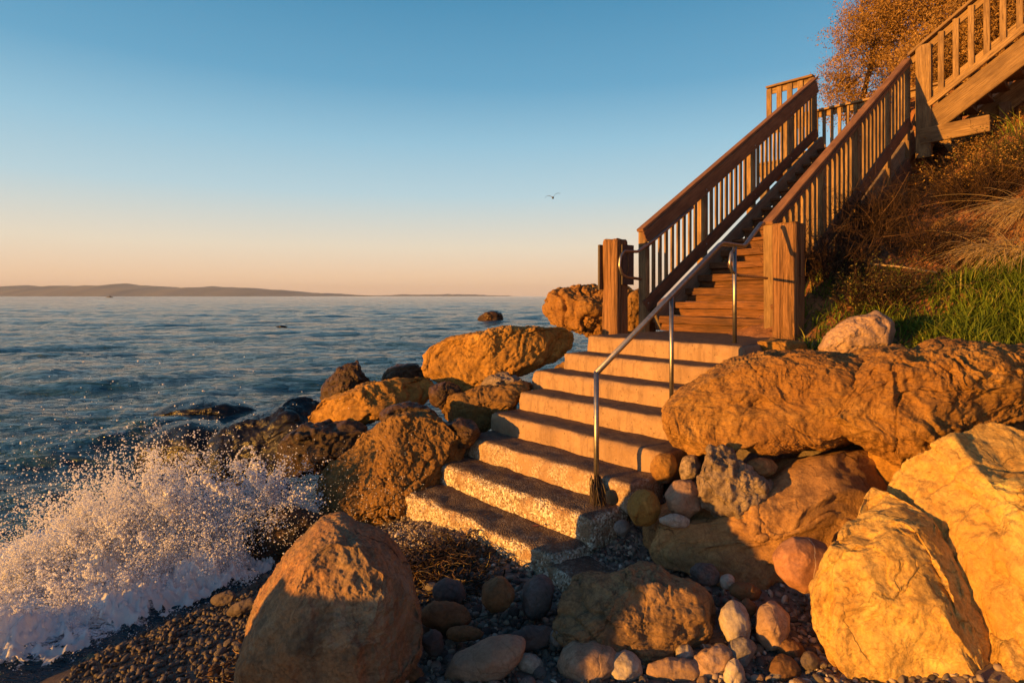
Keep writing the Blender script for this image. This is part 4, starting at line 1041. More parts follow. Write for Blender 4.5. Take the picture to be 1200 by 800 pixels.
# dry litter on the soil
def t_lit(X, Y, Z, px, py):
    ins, u, v = inside_stairs(X, Y, 0)
    return (~ins) & (RNG.random(len(X)) < .75*np.clip(.6+fbm(np.stack([X, Y, 0*X], 1)*1.7, 2), 0, 1)) & (Z > 1.2)
X, Y, Z, px, py = scatter_region(42000, 2.7, 10, 4.7, 11.5, t_lit)
n_ = len(X); k_ = 5; t = np.linspace(0, 1, k_)
dr = RNG.normal(size=(n_, 3)); dr[:,2] = np.abs(dr[:,2])*.7; dr /= np.linalg.norm(dr, axis=1)[:,None]; ln_ = RNG.uniform(.04, .18, n_)
bend = RNG.normal(size=(n_, 3))*.35
pl = np.stack([X, Y, Z], 1)[:,None,:]+dr[:,None,:]*ln_[:,None,None]*t[None,:,None]+bend[:,None,:]*ln_[:,None,None]*(t**2)[None,:,None]
o = ribbons('dry_litter', pl, RNG.uniform(.0012, .003, n_), RNG.beta(1.5, 2, n_), M['twig'])
tag(o, 'dry stalks and twigs littering the soil of the bank', 'ground litter', kind='stuff')

def twiggy_shrub(name, lb, cx, cy, rx, ry, hgt, nst, mat='twig', dens=8, leaf=None, seed=0, tb=(1.2, 2.6), cat='shrub'):
    z0 = float(ground(cx, cy)[0]); root = empty(name, (cx, cy, z0), lb, cat)
    r = np.random.default_rng(seed); P_ = []; Wd = []; Tn = []; tips = []
    k = 6
    for i in range(nst):
        bx = cx+r.normal()*rx*.35; by = cy+r.normal()*ry*.35; bz = float(ground(bx, by, False)[0])-.02
        d = np.array([r.normal()*.7*rx, r.normal()*.7*ry, hgt*r.uniform(.55, 1)]); L = 1
        t = np.linspace(0, 1, k)[:,None]; bend = r.normal(size=3)*.25*hgt
        c = np.array([bx, by, bz])+d*t+bend*t*t+r.normal(size=(k,3))*.02*hgt*t
        P_.append(c); Wd.append(r.uniform(.003, .008)); Tn.append(r.beta(*tb))
        for j in range(dens):
            s = r.uniform(.25, 1); b = c[0]+(d*s+bend*s*s); dd = r.normal(size=3)*.5+np.array([0,0,.35]); dd /= np.linalg.norm(dd); l2 = hgt*r.uniform(.12, .4)
            b2 = r.normal(size=3)*.3*l2; cc = b+dd*l2*t+b2*t*t
            P_.append(cc); Wd.append(r.uniform(.0018, .0042)); Tn.append(r.beta(*tb)); tips.append(cc[-1]); tips.append(cc[3])
    ribbons('stems', np.array(P_), Wd, Tn, M[mat], root, (cx, cy, z0))
    if leaf:
        tips = np.array(tips); m = leaf[1]; pts = np.repeat(tips, m, axis=0)+r.normal(size=(len(tips)*m, 3))*.035
        nn = len(pts); a = r.normal(size=(nn,3)); a /= np.linalg.norm(a, axis=1)[:,None]; b = np.cross(a, r.normal(size=(nn,3))); b /= np.linalg.norm(b, axis=1)[:,None]
        s = leaf[2]*r.uniform(.6, 1.4, nn)[:,None]
        V = np.stack([pts-a*s, pts+b*s*.4, pts+a*s, pts-b*s*.4], 1).reshape(-1, 3)-np.array([cx, cy, z0])
        i = np.arange(nn)*4; mesh_np('leaves', V, np.stack([i, i+1, i+2, i+3], 1), M[leaf[0]], False, root, col=np.repeat(r.beta(2, 2, nn), 4))
    return root
SH = [
 (W(.12, 2.2), .34, .32, .50, 110, 'dark tangled dry shrub right behind the right timber post, lowest along the railing', None),
 (W(.10, 3.3), .40, .38, .62, 130, 'dark bare twiggy shrub beside the middle of the right railing', None),
 (W(.05, 4.0), .40, .40, .34, 150, 'dark dead brush beside the upper right railing, left of the big support post', None),
 (W(-.65, 3.0), .50, .40, .40, 130, 'sprawling brown dry shrub in the middle of the bank above the cane', None),
 (W(-.8, 4.4), .50, .4, .45, 120, 'greyish dry brush at the foot of the big support post', None),
 (W(-.45, 1.9), .38, .35, .30, 90, 'low reddish dry shrub above the pale bank boulder', ('shrubgreen', 1, .012)),
]
for k, (c, rx, ry, h, ns, lb, lf) in enumerate(SH): twiggy_shrub('dry_shrub', lb, c.x, c.y, rx*1.1, ry*1.1, h*1.15, int(ns*1.7), seed=40+k, leaf=lf)
for k, (px_, py_, Y_, rx, h, lb) in enumerate([(1135, 246, 8.0, .42, .42, 'dark twiggy bush under the upper flight, right of its support post'), (1185, 215, 7.8, .42, .42, 'warm brown leafy bush at the right edge under the upper flight'),
      (1225, 225, 7.3, .5, .42, 'golden brown bush cut by the right edge of the view'), (1150,205,9.0,.4,.40,'shaded bush behind the cross beam under the upper flight')]):
    c = P(px_, py_, Y_); twiggy_shrub('brown_bush', lb, c.x, c.y, rx, rx, h, 90, seed=80+k, leaf=('russet' if k != 1 else 'shrubgreen', 2, .016), dens=10)

def straw_clump(lb, cx, cy, n, L, seed, dirx):
    r = np.random.default_rng(seed); z0 = float(ground(cx, cy)[0]); root = tag(bpy.data.objects.new('straw_tuft', None), lb, 'dry grass'); COL.objects.link(root); root.location = (cx, cy, z0)
    k = 8; t = np.linspace(0, 1, k)[None,:,None]; B = np.stack([cx+r.normal(size=n)*.16, cy+r.normal(size=n)*.12, np.full(n, z0)], 1)
    d = np.stack([dirx+r.normal(size=n)*.35, -.25+r.normal(size=n)*.3, .34+r.normal(size=n)*.22], 1)*L*r.uniform(.5, 1.1, n)[:,None]
    C = B[:,None,:]+d[:,None,:]*t-np.array([0,0,.62])*L*t**2.2*r.uniform(.5, 1.2, n)[:,None,None]
    G = ground(C[:,:,0].ravel(), C[:,:,1].ravel(), False).reshape(n, k); C[:,:,2] = np.maximum(C[:,:,2], G+.015)
    ribbons('stalks', C, r.uniform(.0022, .0048, n), r.random(n), M['straw'], root, (cx, cy, z0))
c = P(1190, 285, 6.3); straw_clump('pale straw tuft hanging down the bank at the right edge', c.x, c.y, 420, .75, 1, -.65)
c = P(1235, 262, 6.6); straw_clump('second pale straw tuft higher up, cut by the right edge', c.x, c.y, 380, .8, 2, -.8)
c = P(1160, 330, 5.9); straw_clump('thin straw wisps lying over the green grass', c.x, c.y, 40, .45, 3, -.5)
# the cane lying on the bank
a_ = P(1016, 309, 6.55); b_ = P(1098, 336, 6.2)
for q in (a_, b_): q.z = max(q.z, float(ground(q.x, q.y)[0])+.03)
tag(tube('dry_cane', [a_, a_*.5+b_*.5+Vector((0,0,.012)), b_], .011, M['stick'], None, 8), 'single pale cane lying across the dark brush on the bank', 'stick')

def crown_leaves(name, blobs, n, size, mat, parent, org, seed, clump=.5):
    r = np.random.default_rng(seed); vol = np.array([b[3]*b[4]*b[5] for b in blobs]); pk = r.choice(len(blobs), n, p=vol/vol.sum())
    B = np.array(blobs)[pk]; d = r.normal(size=(n,3)); d /= np.linalg.norm(d, axis=1)[:,None]
    rad = r.random(n)**.45; nz = 1+.5*fbm(d*2.6+pk[:,None]*7, 4)
    pts = B[:,:3]+d*B[:,3:6]*(rad*nz)[:,None]
    cl = fbm(pts*3.4, 4); keep = cl > r.uniform(-.7, .45, n)*clump*1.6; pts = pts[keep]; cl = cl[keep]; nn = len(pts)
    a = r.normal(size=(nn,3)); a[:,2] += .5; a /= np.linalg.norm(a, axis=1)[:,None]; b = np.cross(a, r.normal(size=(nn,3))); b /= np.linalg.norm(b, axis=1)[:,None]
    s = size*r.uniform(.5, 1.5, nn)[:,None]
    V = np.stack([pts-a*s, pts+b*s*.38, pts+a*s, pts-b*s*.38], 1).reshape(-1, 3)-np.array(org)
    i = np.arange(nn)*4
    tn = np.clip(r.beta(2, 2.2, nn)*.8+.25*cl+.1, 0, 1)
    return mesh_np(name, V, np.stack([i, i+1, i+2, i+3], 1), M[mat], False, parent, col=np.repeat(tn, 4))
def bush_tree(lb, cx, cy, blobs, n, size, seed, mat='russet'):
    z0 = float(ground(cx, cy)[0])-.1; root = empty('bush_tree', (cx, cy, z0), lb, 'tree'); org = (cx, cy, z0)
    crown_leaves('crown', blobs, n, size, mat, root, org, seed)
    r = np.random.default_rng(seed+1); tube('trunk', [(cx, cy, z0), (cx+.05, cy+.1, z0+.5), (blobs[0][0], blobs[0][1], blobs[0][2])], .09, M['kelp'], root, 8, taper=[1, .8, .35])
    P_ = []; Wd = []
    k = 6; t = np.linspace(0, 1, k)[:,None]
    for b in blobs:
        c0 = np.array([cx, cy, z0+.5]); tp = np.array(b[:3])
        for j in range(60):
            d = r.normal(size=3); d /= np.linalg.norm(d); e_ = tp+d*np.array(b[3:6])*r.uniform(.8, 1.08)
            st_ = c0+(tp-c0)*r.uniform(.4, 1); P_.append(st_+(e_-st_)*t+r.normal(size=3)*.12*t*(1-t)*4); Wd.append(r.uniform(.005, .012))
    ribbons('branches', np.array(P_), Wd, r.random(len(P_))*.8, M['twig'], root, org)
# blobs given by where they stand: centre px, py, depth, radii
def bl(px, py, Y, rx, ry, rz): p = P(px, py, Y); return (p.x, p.y, p.z, rx, ry, rz)
bush_tree('large russet leafed bush tree behind the upper landing, its left edge against the sky', *P(1010, 90, 14.2).xy,
     [bl(1028, 45, 14.2, 1.15, 1.0, 1.0), bl(985, 95, 14.0, .58, .6, .55), bl(1035, 5, 14.4, .85, .9, .8), bl(1070, 90, 13.8, 1.0, 1.0, .8), bl(1005, 125, 13.6, .8, .7, .5)], 130000, .023, 5)
bush_tree('tall russet bush tree at the top right behind the upper railing', *P(1110, 60, 13.4).xy,
     [bl(1095, 10, 13.4, 1.1, 1.0, 1.1), bl(1150, 10, 13.0, 1.2, 1.0, 1.2), bl(1120, 80, 12.4, 1.2, .8, 1.0), bl(1075, -40, 13.8, .8, .8, .9)], 120000, .026, 6)
bush_tree('russet bush tree cut by the upper right corner of the view', *P(1210, 60, 12.6).xy,
     [bl(1205, 20, 12.6, 1.2, 1.0, 1.2), bl(1175, 100, 11.4, 1.1, .8, .9), bl(1260, 60, 12.0, 1.2, 1, 1.2)], 80000, .026, 7)

bush_tree('low russet bush close behind the balusters of the upper flight', *P(1130, 90, 11.3).xy,
     [bl(1095, 75, 11.5, .8, .6, .75), bl(1140, 50, 11.2, .9, .6, .85), bl(1185, 10, 10.9, .9, .6, .9), bl(1240, -20, 10.6, .9, .6, .9)], 90000, .022, 8)
# ------------------------------------------------------------------ kelp
def kelp_pile(lb, cx, cy, rx, ry, h, n, seed):
    r = np.random.default_rng(seed); z0 = float(ground(cx, cy)[0]); root = empty('kelp_pile', (cx, cy, z0), lb, 'seaweed')
    k = 12
    for nm, m, cnt, w in (('dark_strands', 'kelp', n, .007), ('golden_strands', 'kelpgold', n//3, .0035)):
        st_ = np.stack([cx+r.normal(size=cnt)*rx*.5, cy+r.normal(size=cnt)*ry*.5, z0+np.abs(r.normal(size=cnt))*h*.4], 1)
        C = np.zeros((cnt, k, 3)); d = r.normal(size=(cnt,3)); d[:,2] *= .3; cur = st_.copy()
        for i in range(k):
            C[:,i] = cur; d += r.normal(size=(cnt,3))*.55*np.array([1,1,.6]); d /= np.linalg.norm(d, axis=1)[:,None]; cur = cur+d*.028
        G = ground(C[:,:,0].ravel(), C[:,:,1].ravel(), False).reshape(cnt, k); C[:,:,2] = np.clip(C[:,:,2], G+.008, G+h*1.2)
        ribbons(nm, C, r.uniform(.5, 1.3, cnt)*w, r.random(cnt), M[m], root, (cx, cy, z0))
    return root
kelp_pile('dark tangled kelp pile with golden strands at the left foot of the lowest step', -.52, 3.95, .32, .28, .10, 420, 3)
kelp_pile('small heap of dark kelp between the foreground boulder and the kelp pile', -.34, 3.62, .16, .14, .05, 120, 4)
kelp_pile('wisps of golden kelp left of the foreground boulder', -1.33, 3.0, .10, .22, .06, 70, 6)
for (px_, py_, Y_, L_, sd) in [(715, 655, 3.62, .15, 1), (690, 640, 3.75, .12, 2)]:
    pass
def hanging_kelp():
    r = np.random.default_rng(9); c = W(UR, -1.7, .34); root = empty('post_kelp', (c.x, c.y, .34), 'clump of dark kelp wrapped round the foot of the lowest handrail post', 'seaweed')
    n, k = 110, 9; C = np.zeros((n, k, 3)); t = np.linspace(0, 1, k)
    for i in range(n):
        a = r.uniform(0, 6.28); x = .028*math.cos(a)*r.uniform(.6, 1.4); y = .028*math.sin(a)*r.uniform(.6, 1.4); zt = r.uniform(.40, .53)
        zl = r.uniform(.05, .3); sp = r.uniform(.0, .06)
        C[i,:,0] = c.x+x*(1+t*1.2)+sp*t+np.cumsum(r.normal(size=k)*.004)-.012*t
        C[i,:,1] = c.y+y*(1+t*1.2)-.14*t+np.cumsum(r.normal(size=k)*.004)
        C[i,:,2] = zt-(zt-zl)*t
    ribbons('strands', C, r.uniform(.002, .006, n), r.random(n), M['kelp'], root, (c.x, c.y, .34))
hanging_kelp()
# fallen leaf and scraps on the second lowest tread
lv = W(.42, -1.84-.22, .195)
V = np.array([(-.055,0,0),(-.02,.014,.006),(.03,.012,.004),(.06,0,.012),(.03,-.012,.008),(-.02,-.013,.008),(0,0,-.002)])
tag(mesh_np('fallen_leaf', V, np.array([(0,5,6),(0,6,1),(1,6,2),(2,6,3),(3,6,4),(4,6,5)]), M['leafred'], loc=(lv.x, lv.y, lv.z)), 'small curled red leaf lying on the lowest concrete step', 'leaf')

# ------------------------------------------------------------------ gull, boat, far land
def gull():
    c = P(648, 232, 42); root = empty('seagull', tuple(c), 'lone gull gliding over the sea with raised wings', 'bird')
    S, T = ico(3); L = S*np.array([.075, .20, .07]); L[:,1] += .02; L[:,0] *= (1-.35*np.clip(S[:,1], 0, 1)); L[:,2] *= (1-.4*np.abs(S[:,1]))
    hd = S*.055+np.array([-.02, -.20, .02]); nb = len(L); L2 = np.vstack([L, hd])
    mesh_np('body', L2, np.vstack([T, T+nb]), M['gull'], parent=root)
    def wing(sx, pts):
        V = []; Fq = []
        for i, (x, z, ch, yy) in enumerate(pts):
            for (dy, dz) in ((-.5, .0), (0, .022*(1-i/6)), (.5, 0), (0, -.012)): V.append((sx*x, yy+dy*ch, z+dz))
        for i in range(len(pts)-1):
            for j in range(4): Fq.append((i*4+j, i*4+(j+1) % 4, i*4+4+(j+1) % 4, i*4+4+j))
        Fq.append((0,1,2,3)); e_ = 4*(len(pts)-1); Fq.append((e_+3, e_+2, e_+1, e_))
        mesh_np('wing', np.array(V), np.array(Fq), M['gull'], parent=root)
    wing(1, [(.02,.0,.20,0),(.10,.16,.20,0),(.20,.29,.17,0),(.34,.34,.13,.02),(.52,.33,.06,.05)])
    wing(-1, [(.02,.0,.20,0),(.12,.10,.20,0),(.26,.15,.18,0),(.42,.14,.14,.02),(.56,.02,.06,.05)])
gull()
def boat():
    c = P(128.5, 349, 900); c.z = SEA; root = empty('fishing_boat', (c.x, c.y, SEA), 'tiny dark boat on the horizon before the island', 'boat')
    sec = [(-5, .1, 1.5), (-3, 1.0, 1.2), (0, 1.3, 1.0), (3, 1.1, 1.1), (4.5, .9, 1.2)]; V = []
    for x, w, h in sec: V += [(x, -w, h), (x, -w*.6, -.3), (x, w*.6, -.3), (x, w, h)]
    Fq = [(i*4+j, i*4+(j+1) % 4, i*4+4+(j+1) % 4, i*4+4+j) for i in range(4) for j in range(4)]+[(0,3,2,1),(16,17,18,19)]
    mesh_np('hull', np.array(V), np.array(Fq), M['boat'], False, root)
    V = [(a*1.1+.5, b*.8, z) for z, a_ in ((1.0, 1), (2.4, .85)) for a, b in ((-a_,-a_),(a_,-a_),(a_,a_),(-a_,a_))]
    mesh_np('cabin', np.array(V), np.array([(0,1,5,4),(1,2,6,5),(2,3,7,6),(3,0,4,7),(4,5,6,7)]), M['boat'], False, root)
    tube('mast', [(c.x+.5, c.y, SEA+2.3), (c.x+.5, c.y, SEA+4)], .08, M['boat'], root, 6)
boat()
def islands():
    s = NT('far_hill_slopes'); v = s.mapping(); n1 = s.noise(v, .004, 6)
    mt = s.out(s.mix(n1, (.13, .12, .13), (.18, .16, .16)), .9)
    def isl(nm, x0, x1, Y, prof, seed):
        n = 220; m = 9; xs = np.linspace(x0, x1, n); px = 600+F*xs/Y
        hp = np.interp(px, [p[0] for p in prof], [p[1] for p in prof])/F*Y
        hp = np.maximum(hp*(.92+.14*ridged(np.stack([xs*.0015, 0*xs+seed, 0*xs], 1), 4))+9*fbm(np.stack([xs*.006, 0*xs+seed, 0*xs], 1), 3), 0)
        V = []
        for j in range(m):
            f = j/(m-1); pr = math.sin(math.pi*f)**.8
            yy = Y+(f-.5)*2600+120*fbm(np.stack([xs*.002, 0*xs+f*3, 0*xs+seed], 1), 2)
            V.append(np.stack([xs, yy, SEA-3+(hp+3)*pr*(1+.12*fbm(np.stack([xs*.004, 0*xs+f*4, 0*xs], 1), 2))], 1))
        V = np.concatenate(V); i = (np.arange(n-1)[None,:]+np.arange(m-1)[:,None]*n).ravel()
        tag(mesh_np(nm, V, np.stack([i, i+1, i+1+n, i+n], 1), mt), kind='structure')
    isl('far_hills', -12000, -2200, 9000, [(-400,9),(-100,11),(0,10),(30,11),(90,10.5),(110,11.5),(140,11.5),(153,13),(175,11),(200,10),(220,9),(235,10.5),(252,11.5),(275,10),(320,7),(350,5),(390,3),(425,1)], 2)
    isl('far_hills', -2400, 300, 10500, [(425,0),(470,1.6),(540,2.2),(580,1),(610,0)], 5)
islands()

# ------------------------------------------------------------------ splash
def blobs(name, C, R, mat, parent=None, sub=1, stretch=None):
    S, T = ico(sub); n = len(C); A = RNG.normal(size=(n, 1, 3)); A /= np.linalg.norm(A, axis=2, keepdims=True)
    V = S[None]*R[:,None,None]
    el = RNG.uniform(.0, .9, (n,1,1)); V = V+A*(V*A).sum(2, keepdims=True)*el
    V = V+C[:,None,:]; return V.reshape(-1, 3), (T[None]+(np.arange(n)*len(S))[:,None,None]).reshape(-1, 3)
def splash():
    r = RNG; allC = []; allR = []
    g0 = 9.8
    # sheets of water thrown up along the rock edge, each torn into streaks: px, py, depth, streaks, length, lean, spread
    jets = [(150,655,4.75,120,.80,-.05,.42), (190,650,4.85,150,.92,.05,.36), (125,668,4.6,70,.72,-.55,.40), (95,685,4.45,60,.62,-.8,.35), (225,645,4.95,60,.70,.25,.40),
            (300,640,5.05,100,.74,.05,.30), (318,640,5.15,60,.6,.2,.28), (270,645,5.0,40,.5,-.2,.4), (55,705,4.2,50,.50,-.8,.5), (10,725,4.0,40,.40,-.8,.5), (180,690,4.45,50,.34,-.2,.7), (250,680,4.6,50,.30,.2,.7), (330,650,5.0,30,.25,.4,.6), (110,715,4.1,50,.26,-.3,.8)]
    sA = []
    for (px, py, Y, cnt, Lm, lean, spr) in jets:
        c0 = np.array(P(px, py, Y)); c0[2] = SEA+.03
        for j in range(cnt):
            th = r.normal()*spr+lean; Lf = Lm*1.12*r.uniform(.3, 1.15)*(1-.25*min(abs(th-lean), 1)); d = np.array([math.sin(th), r.normal()*.22-.05, math.cos(th)]); d /= np.linalg.norm(d)
            bp = c0+np.array([r.normal()*.13, r.normal()*.10, 0]); m = int(r.integers(90, 220)); k = r.random(m)**.75
            wob = np.stack([fbm(np.stack([k*3, k*0+j*3.7+ax*11, k*0+px], 1), 3) for ax in range(3)], 1)*.10*k[:,None]
            Cc = bp+d*(Lf*1.35*k)[:,None]-np.array([0,0,1.])*(.42*Lf*k**2)[:,None]+wob
            Cc += r.normal(size=(m,3))*(.012+.022*k+.03*(r.random(m) < .2))[:,None]
            br = fbm(np.stack([k*9, k*0+j*1.3, k*0+px*.1], 1), 2) > -.15+.35*k-.25; Cc = Cc[br]; kk = k[br]; mm = len(kk)
            allC.append(Cc); allR.append((.0052*(1-.35*kk)+.0010)*r.uniform(.25, 1.2, mm)*r.uniform(.7, 1.35))
    for j in range(110):
        px, py, Y = [(150,600,4.75),(190,585,4.85),(120,610,4.6),(90,640,4.45),(60,670,4.3),(230,610,4.95),(300,600,5.05),(315,600,5.1)][j % 8]
        c0 = np.array(P(px+r.normal()*22, py+abs(r.normal())*18, Y)); th = r.normal()*.45-(.5 if px < 140 else .1 if px < 250 else -.05); Lf = r.uniform(.12, .42)
        d = np.array([math.sin(th), r.normal()*.2, math.cos(th)]); m = int(Lf*420); k = np.linspace(0, 1, m)
        wob = np.stack([fbm(np.stack([k*3.5, k*0+j*3.7+ax*11, k*0], 1), 3) for ax in range(3)], 1)*.09
        Cc = c0+d*(Lf*1.2*k)[:,None]-np.array([0,0,1.])*(.4*Lf*k**2)[:,None]+wob; on = fbm(np.stack([k*7, k*0+j, k*0+3], 1), 2) > -.25+.45*k
        rr2 = (.0062*(1-.45*k)+.0012)*(.55+.75*np.abs(fbm(np.stack([k*22, k*0+j*2, k*0], 1), 2)))
        tip = np.array([m-1]); allC.append(Cc[on]+r.normal(size=(on.sum(),3))*.002); allR.append(rr2[on]); allC.append(Cc[tip]); allR.append(np.array([r.uniform(.006, .011)]))
    # torn clots of froth riding on the sheets
    for j in range(260):
        px, py, Y, sx, sy = [(160,610,4.8,48,34),(195,590,4.85,40,34),(110,640,4.6,45,28),(60,680,4.3,45,24),(300,585,5.05,20,30),(240,630,4.95,35,24)][j % 6]
        c0 = np.array(P(px+r.normal()*sx*.7, py+r.normal()*sy*.6, Y+r.normal()*.12)); m = int(r.integers(60, 190)); ax = np.array([r.normal()*.6-.3, r.normal()*.3, 1.]); ax /= np.linalg.norm(ax)
        q = r.normal(size=(m,3)); q = q*.014*r.uniform(.6, 1.5)+ax*(r.normal(size=m)*.045*r.uniform(.4, 1.5))[:,None]; q += .02*np.stack([fbm(q*20+j, 2), fbm(q*20+j+5, 2), fbm(q*20+j+9, 2)], 1)
        allC.append(c0+q); allR.append(r.uniform(.003, .0085, m))
    # connected curls of water
    def curl(pts, Y, r0, n=160):
        p = np.array([np.array(P(a, b, Y+dy)) for a, b, dy in pts]); s = np.linspace(0, len(p)-1, n); i = np.minimum(s.astype(int), len(p)-2); f = (s-i)[:,None]; f = f*f*(3-2*f)
        C_ = p[i]*(1-f)+p[i+1]*f; kk = np.stack([s*1.2, 0*s+Y, 0*s], 1); C_ = C_+np.stack([fbm(kk, 3), fbm(kk+5, 3), fbm(kk+9, 3)], 1)*.03
        allC.append(C_+r.normal(size=C_.shape)*r0*.5); allR.append(r0*.6*(.4+.7*r.random(n)))
    curl([(268,545,0),(280,532,.0),(290,522,.05),(300,530,.05),(308,545,.1),(316,560,.1),(312,580,.1)], 4.8, .009, 200)
    curl([(272,550,0),(285,540,.0),(296,548,.05),(306,565,.05)], 4.75, .006, 140)
    curl([(100,600,0),(120,575,0),(128,548,0),(135,530,.0)], 4.7, .009, 120)
    curl([(165,520,0),(172,528,0),(185,535,0),(188,550,0)], 4.9, .010, 80)
    # froth body: a churned sheet with a ragged top, and fine froth thrown off it
    cen = [(60,730,3.9,.60,.28,.12),(150,705,4.2,.5,.28,.17),(230,680,4.55,.42,.26,.18),(300,655,4.9,.34,.24,.18),(190,650,4.8,.30,.24,.32),(140,665,4.65,.30,.24,.30),(255,640,5.05,.25,.2,.28),
           (0,765,3.6,.5,.24,.10),(90,680,4.4,.45,.28,.20),(320,625,5.3,.25,.22,.24),(215,600,5.5,.40,.25,.28),(190,650,4.9,.30,.22,.28),(145,650,4.9,.30,.22,.24),(235,645,5.0,.24,.2,.26),(-80,770,3.6,.6,.3,.10),(40,660,4.7,.4,.3,.12),(120,620,5.2,.4,.3,.12),(300,640,5.1,.2,.16,.26)]
    CC = np.array([[*P(c[0], c[1], c[2]), c[3], c[4], c[5]] for c in cen])
    def surf(x, y, lo=True):
        e = np.zeros_like(x)
        for c in CC: e = np.maximum(e, 0)+c[5]*np.exp(-((x-c[0])/c[3])**2*1.6-((y-c[1])/c[4])**2*1.6)*.8
        q = np.stack([x*2.6, y*2.6, 0*x], 1)
        return e, e*np.clip(.8+.8*fbm(q, 4), .08, 1.5)
    xs = np.arange(-4.4, -1.2, .0115); ys = np.arange(3.0, 6.2, .0115); X, Y = np.meshgrid(xs, ys); x = X.ravel(); y = Y.ravel()
    e, h = surf(x, y); q = np.stack([x, y, h], 1)
    gz = np.maximum(ground(x, y, False), SEA+.0)
    h = np.minimum(h, .20+.62*np.maximum(h-.20, 0)); z = gz+h+.065*ridged(q*8, 4)*np.clip(e/.08, 0, 1)+.028*fbm(q*24, 4, .65)*np.clip(e/.08, 0, 1)-.02
    hole = fbm(q*np.array([4.5,4.5,6])+3, 4); vis = (e > .035) & (hole > -.25-.9*np.clip(e-.04, 0, .3)/.3+.35*np.clip((.08-e)/.05, 0, 1)) & (z > gz-.03)
    nx = len(xs); i = (np.arange(nx-1)[None,:]+np.arange(len(ys)-1)[:,None]*nx).ravel(); Fq = np.stack([i, i+1, i+1+nx, i+nx], 1); Fq = Fq[vis[Fq].all(axis=1)]
    used = np.unique(Fq); mp = -np.ones(len(x), int); mp[used] = np.arange(len(used)); sheetV = np.stack([x, y, z], 1)[used]; sheetF = mp[Fq]
    N = 80000
    pk = r.integers(0, len(CC), N); c = CC[pk]; x = c[:,0]+r.normal(size=N)*c[:,3]*.6; y = c[:,1]+r.normal(size=N)*c[:,4]*.7
    e, h = surf(x, y); gz = np.maximum(ground(x, y, False), SEA); h = np.minimum(h, .20+.62*np.maximum(h-.20, 0))
    up = np.minimum(np.abs(r.normal(size=N))**1.8*(.010+.16*e), .3); z = gz+h+up-.01
    q3 = np.stack([x, y, z], 1); ck = fbm(q3*6, 3); keep = (ck > r.uniform(-.35, .55, N)) & (e > .02) & ((gz < -.3) | (r.random(N) < .3))
    Rr = .0012+.0030*r.random(N)**2.5
    allC.append(q3[keep]); allR.append(Rr[keep])
    # flying drops
    N = 12000; px = r.normal(size=N)*90+150; py = 650-np.abs(r.normal(size=N))*68; Y = 4.7+r.normal(size=N)*.35
    C_ = np.stack([(px-600)/F*Y, Y, H-(py-347)/F*Y], 1); kp = fbm(C_*2.6, 3) > r.uniform(-.5, .45, N)
    allC.append(C_[kp]); allR.append((.0014+.0052*r.random(N)**3.5)[kp])
    N = 700; px = r.uniform(330, 500, N); py = 640-np.abs(r.normal(size=N))*50; Y = 4.0+r.normal(size=N)*.2
    allC.append(np.stack([(px-600)/F*Y, Y, H-(py-347)/F*Y], 1)); allR.append(.0012+.002*r.random(N))
    C_ = np.concatenate(allC); R_ = np.concatenate(allR); ok = C_[:,2] > SEA-.02; C_, R_ = C_[ok], R_[ok]
    big = R_ > .008
    V1, T1_ = blobs('', C_[~big], R_[~big], None, sub=1); V2, T2_ = blobs('', C_[big], R_[big], None, sub=2)
    V = np.vstack([V1, V2, sheetV]); T_ = [np.vstack([T1_, T2_+len(V1)]), sheetF+len(V1)+len(V2)]
    s = NT('aerated_water'); s.out((.96, .96, .98), .5, None, IOR=1.33)
    tr = s.new('ShaderNodeBsdfTranslucent'); tr.inputs['Color'].default_value = (.95, .94, .97, 1)
    mx = s.new('ShaderNodeMixShader'); mx.inputs[0].default_value = .42; s.link(s.b.outputs[0], mx.inputs[1]); s.link(tr.outputs[0], mx.inputs[2])
    s.link(mx.outputs[0], s.n['Material Output'].inputs['Surface'])
    tag(mesh_np('wave_spray', V, T_, s.m), 'white spray and froth of a wave breaking over the rocks at the left', 'spray', kind='stuff')
splash()

# ------------------------------------------------------------------ air
def haze():
    bm = bmesh.new(); bmesh.ops.create_cube(bm, size=1); me = bpy.data.meshes.new('haze'); bm.to_mesh(me); bm.free()
    o = bpy.data.objects.new('haze', me); COL.objects.link(o); o.scale = (34000, 15600, 260); o.location = (-2000, 7300, 115)
    m = bpy.data.materials.new('sea_haze'); m.use_nodes = True; m.node_tree.nodes.clear()
    v = m.node_tree.nodes.new('ShaderNodeVolumePrincipled'); u = m.node_tree.nodes.new('ShaderNodeOutputMaterial')
    v.inputs['Color'].default_value = (.78, .86, 1., 1); v.inputs['Density'].default_value = 5e-5; v.inputs['Anisotropy'].default_value = 0
    m.node_tree.links.new(v.outputs[0], u.inputs['Volume']); me.materials.append(m)
    tag(o, 'thin sea haze over the water', 'haze', kind='stuff')
USE_HAZE = True
if USE_HAZE: haze()

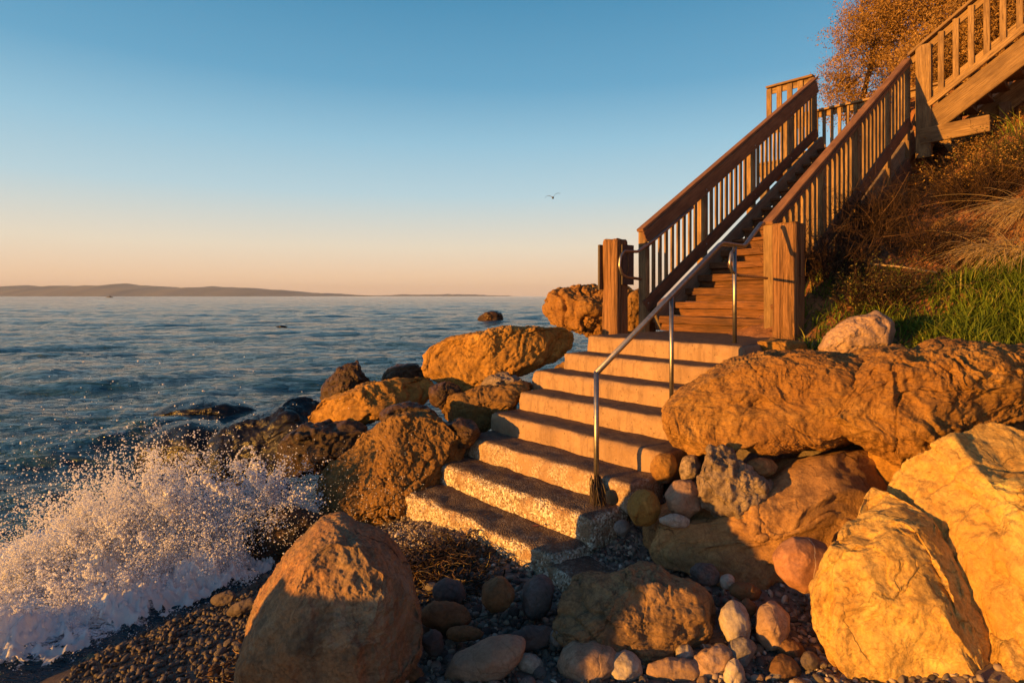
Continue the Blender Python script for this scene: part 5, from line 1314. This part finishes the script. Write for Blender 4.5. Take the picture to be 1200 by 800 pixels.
# ------------------------------------------------------------------ light, sky, camera
SUN_EL = math.radians(3.8)
tr_dir = Vector((.88, .47, 0)).normalized()           # direction the light travels, in plan
d = Vector((tr_dir.x*math.cos(SUN_EL), tr_dir.y*math.cos(SUN_EL), -math.sin(SUN_EL)))
sl = bpy.data.lights.new('sun', 'SUN'); sl.energy = 5.0; sl.angle = math.radians(.6); sl.color = (1., .44, .06)
so = bpy.data.objects.new('sun', sl); COL.objects.link(so); so.rotation_euler = d.to_track_quat('-Z', 'Y').to_euler()
wd = bpy.data.worlds.new('World'); SC.world = wd; wd.use_nodes = True; nt = wd.node_tree; nt.nodes.clear()
sky = nt.nodes.new('ShaderNodeTexSky'); sky.sky_type = 'NISHITA'; sky.sun_disc = False
sky.sun_elevation = SUN_EL; sdir = -tr_dir; sky.sun_rotation = math.atan2(sdir.x, sdir.y); sky.air_density = 1.; sky.dust_density = 1.5; sky.ozone_density = 2.
tc = nt.nodes.new('ShaderNodeTexCoord'); sp = nt.nodes.new('ShaderNodeSeparateXYZ'); nt.links.new(tc.outputs['Generated'], sp.inputs[0])
rp = nt.nodes.new('ShaderNodeValToRGB')
stops = [(0., (.76, .48, .33)), (.03, (.78, .54, .36)), (.08, (.70, .61, .48)), (.165, (.40, .55, .61)), (.245, (.25, .46, .59)), (.33, (.11, .32, .49)), (.44, (.055, .235, .40)), (.60, (.02, .07, .15))]
els = rp.color_ramp.elements
while len(els) < len(stops): els.new(.5)
for e_, (p_, c_) in zip(els, stops): e_.position = p_; e_.color = (*c_, 1)
nt.links.new(sp.outputs[2], rp.inputs['Fac'])
mx = nt.nodes.new('ShaderNodeMix'); mx.data_type = 'RGBA'; mx.inputs[0].default_value = .85
sc_ = nt.nodes.new('ShaderNodeVectorMath'); sc_.operation = 'SCALE'; sc_.inputs['Scale'].default_value = 10.0
nt.links.new(rp.outputs['Color'], sc_.inputs[0]); nt.links.new(sky.outputs[0], mx.inputs[6]); nt.links.new(sc_.outputs[0], mx.inputs[7])
bg = nt.nodes.new('ShaderNodeBackground'); bg.inputs['Strength'].default_value = .070; ow = nt.nodes.new('ShaderNodeOutputWorld')
nt.links.new(mx.outputs[2], bg.inputs['Color']); nt.links.new(bg.outputs[0], ow.inputs['Surface'])

cd = bpy.data.cameras.new('camera'); cam = bpy.data.objects.new('camera', cd); COL.objects.link(cam); SC.camera = cam
cam.location = (0, 0, H); cam.rotation_euler = (math.radians(90), 0, 0)
cd.sensor_width = 36; cd.lens = 36*F/1200; cd.clip_start = .05; cd.clip_end = 60000
cd.shift_y = -(400-347)/1200
SC.view_settings.view_transform = 'Standard'; SC.view_settings.look = 'None'; SC.view_settings.exposure = .95; SC.view_settings.gamma = 1
SC.cycles.max_bounces = 10; SC.cycles.diffuse_bounces = 8; SC.cycles.transparent_max_bounces = 6; SC.cycles.volume_bounces = 0
SC.cycles.use_denoising = True
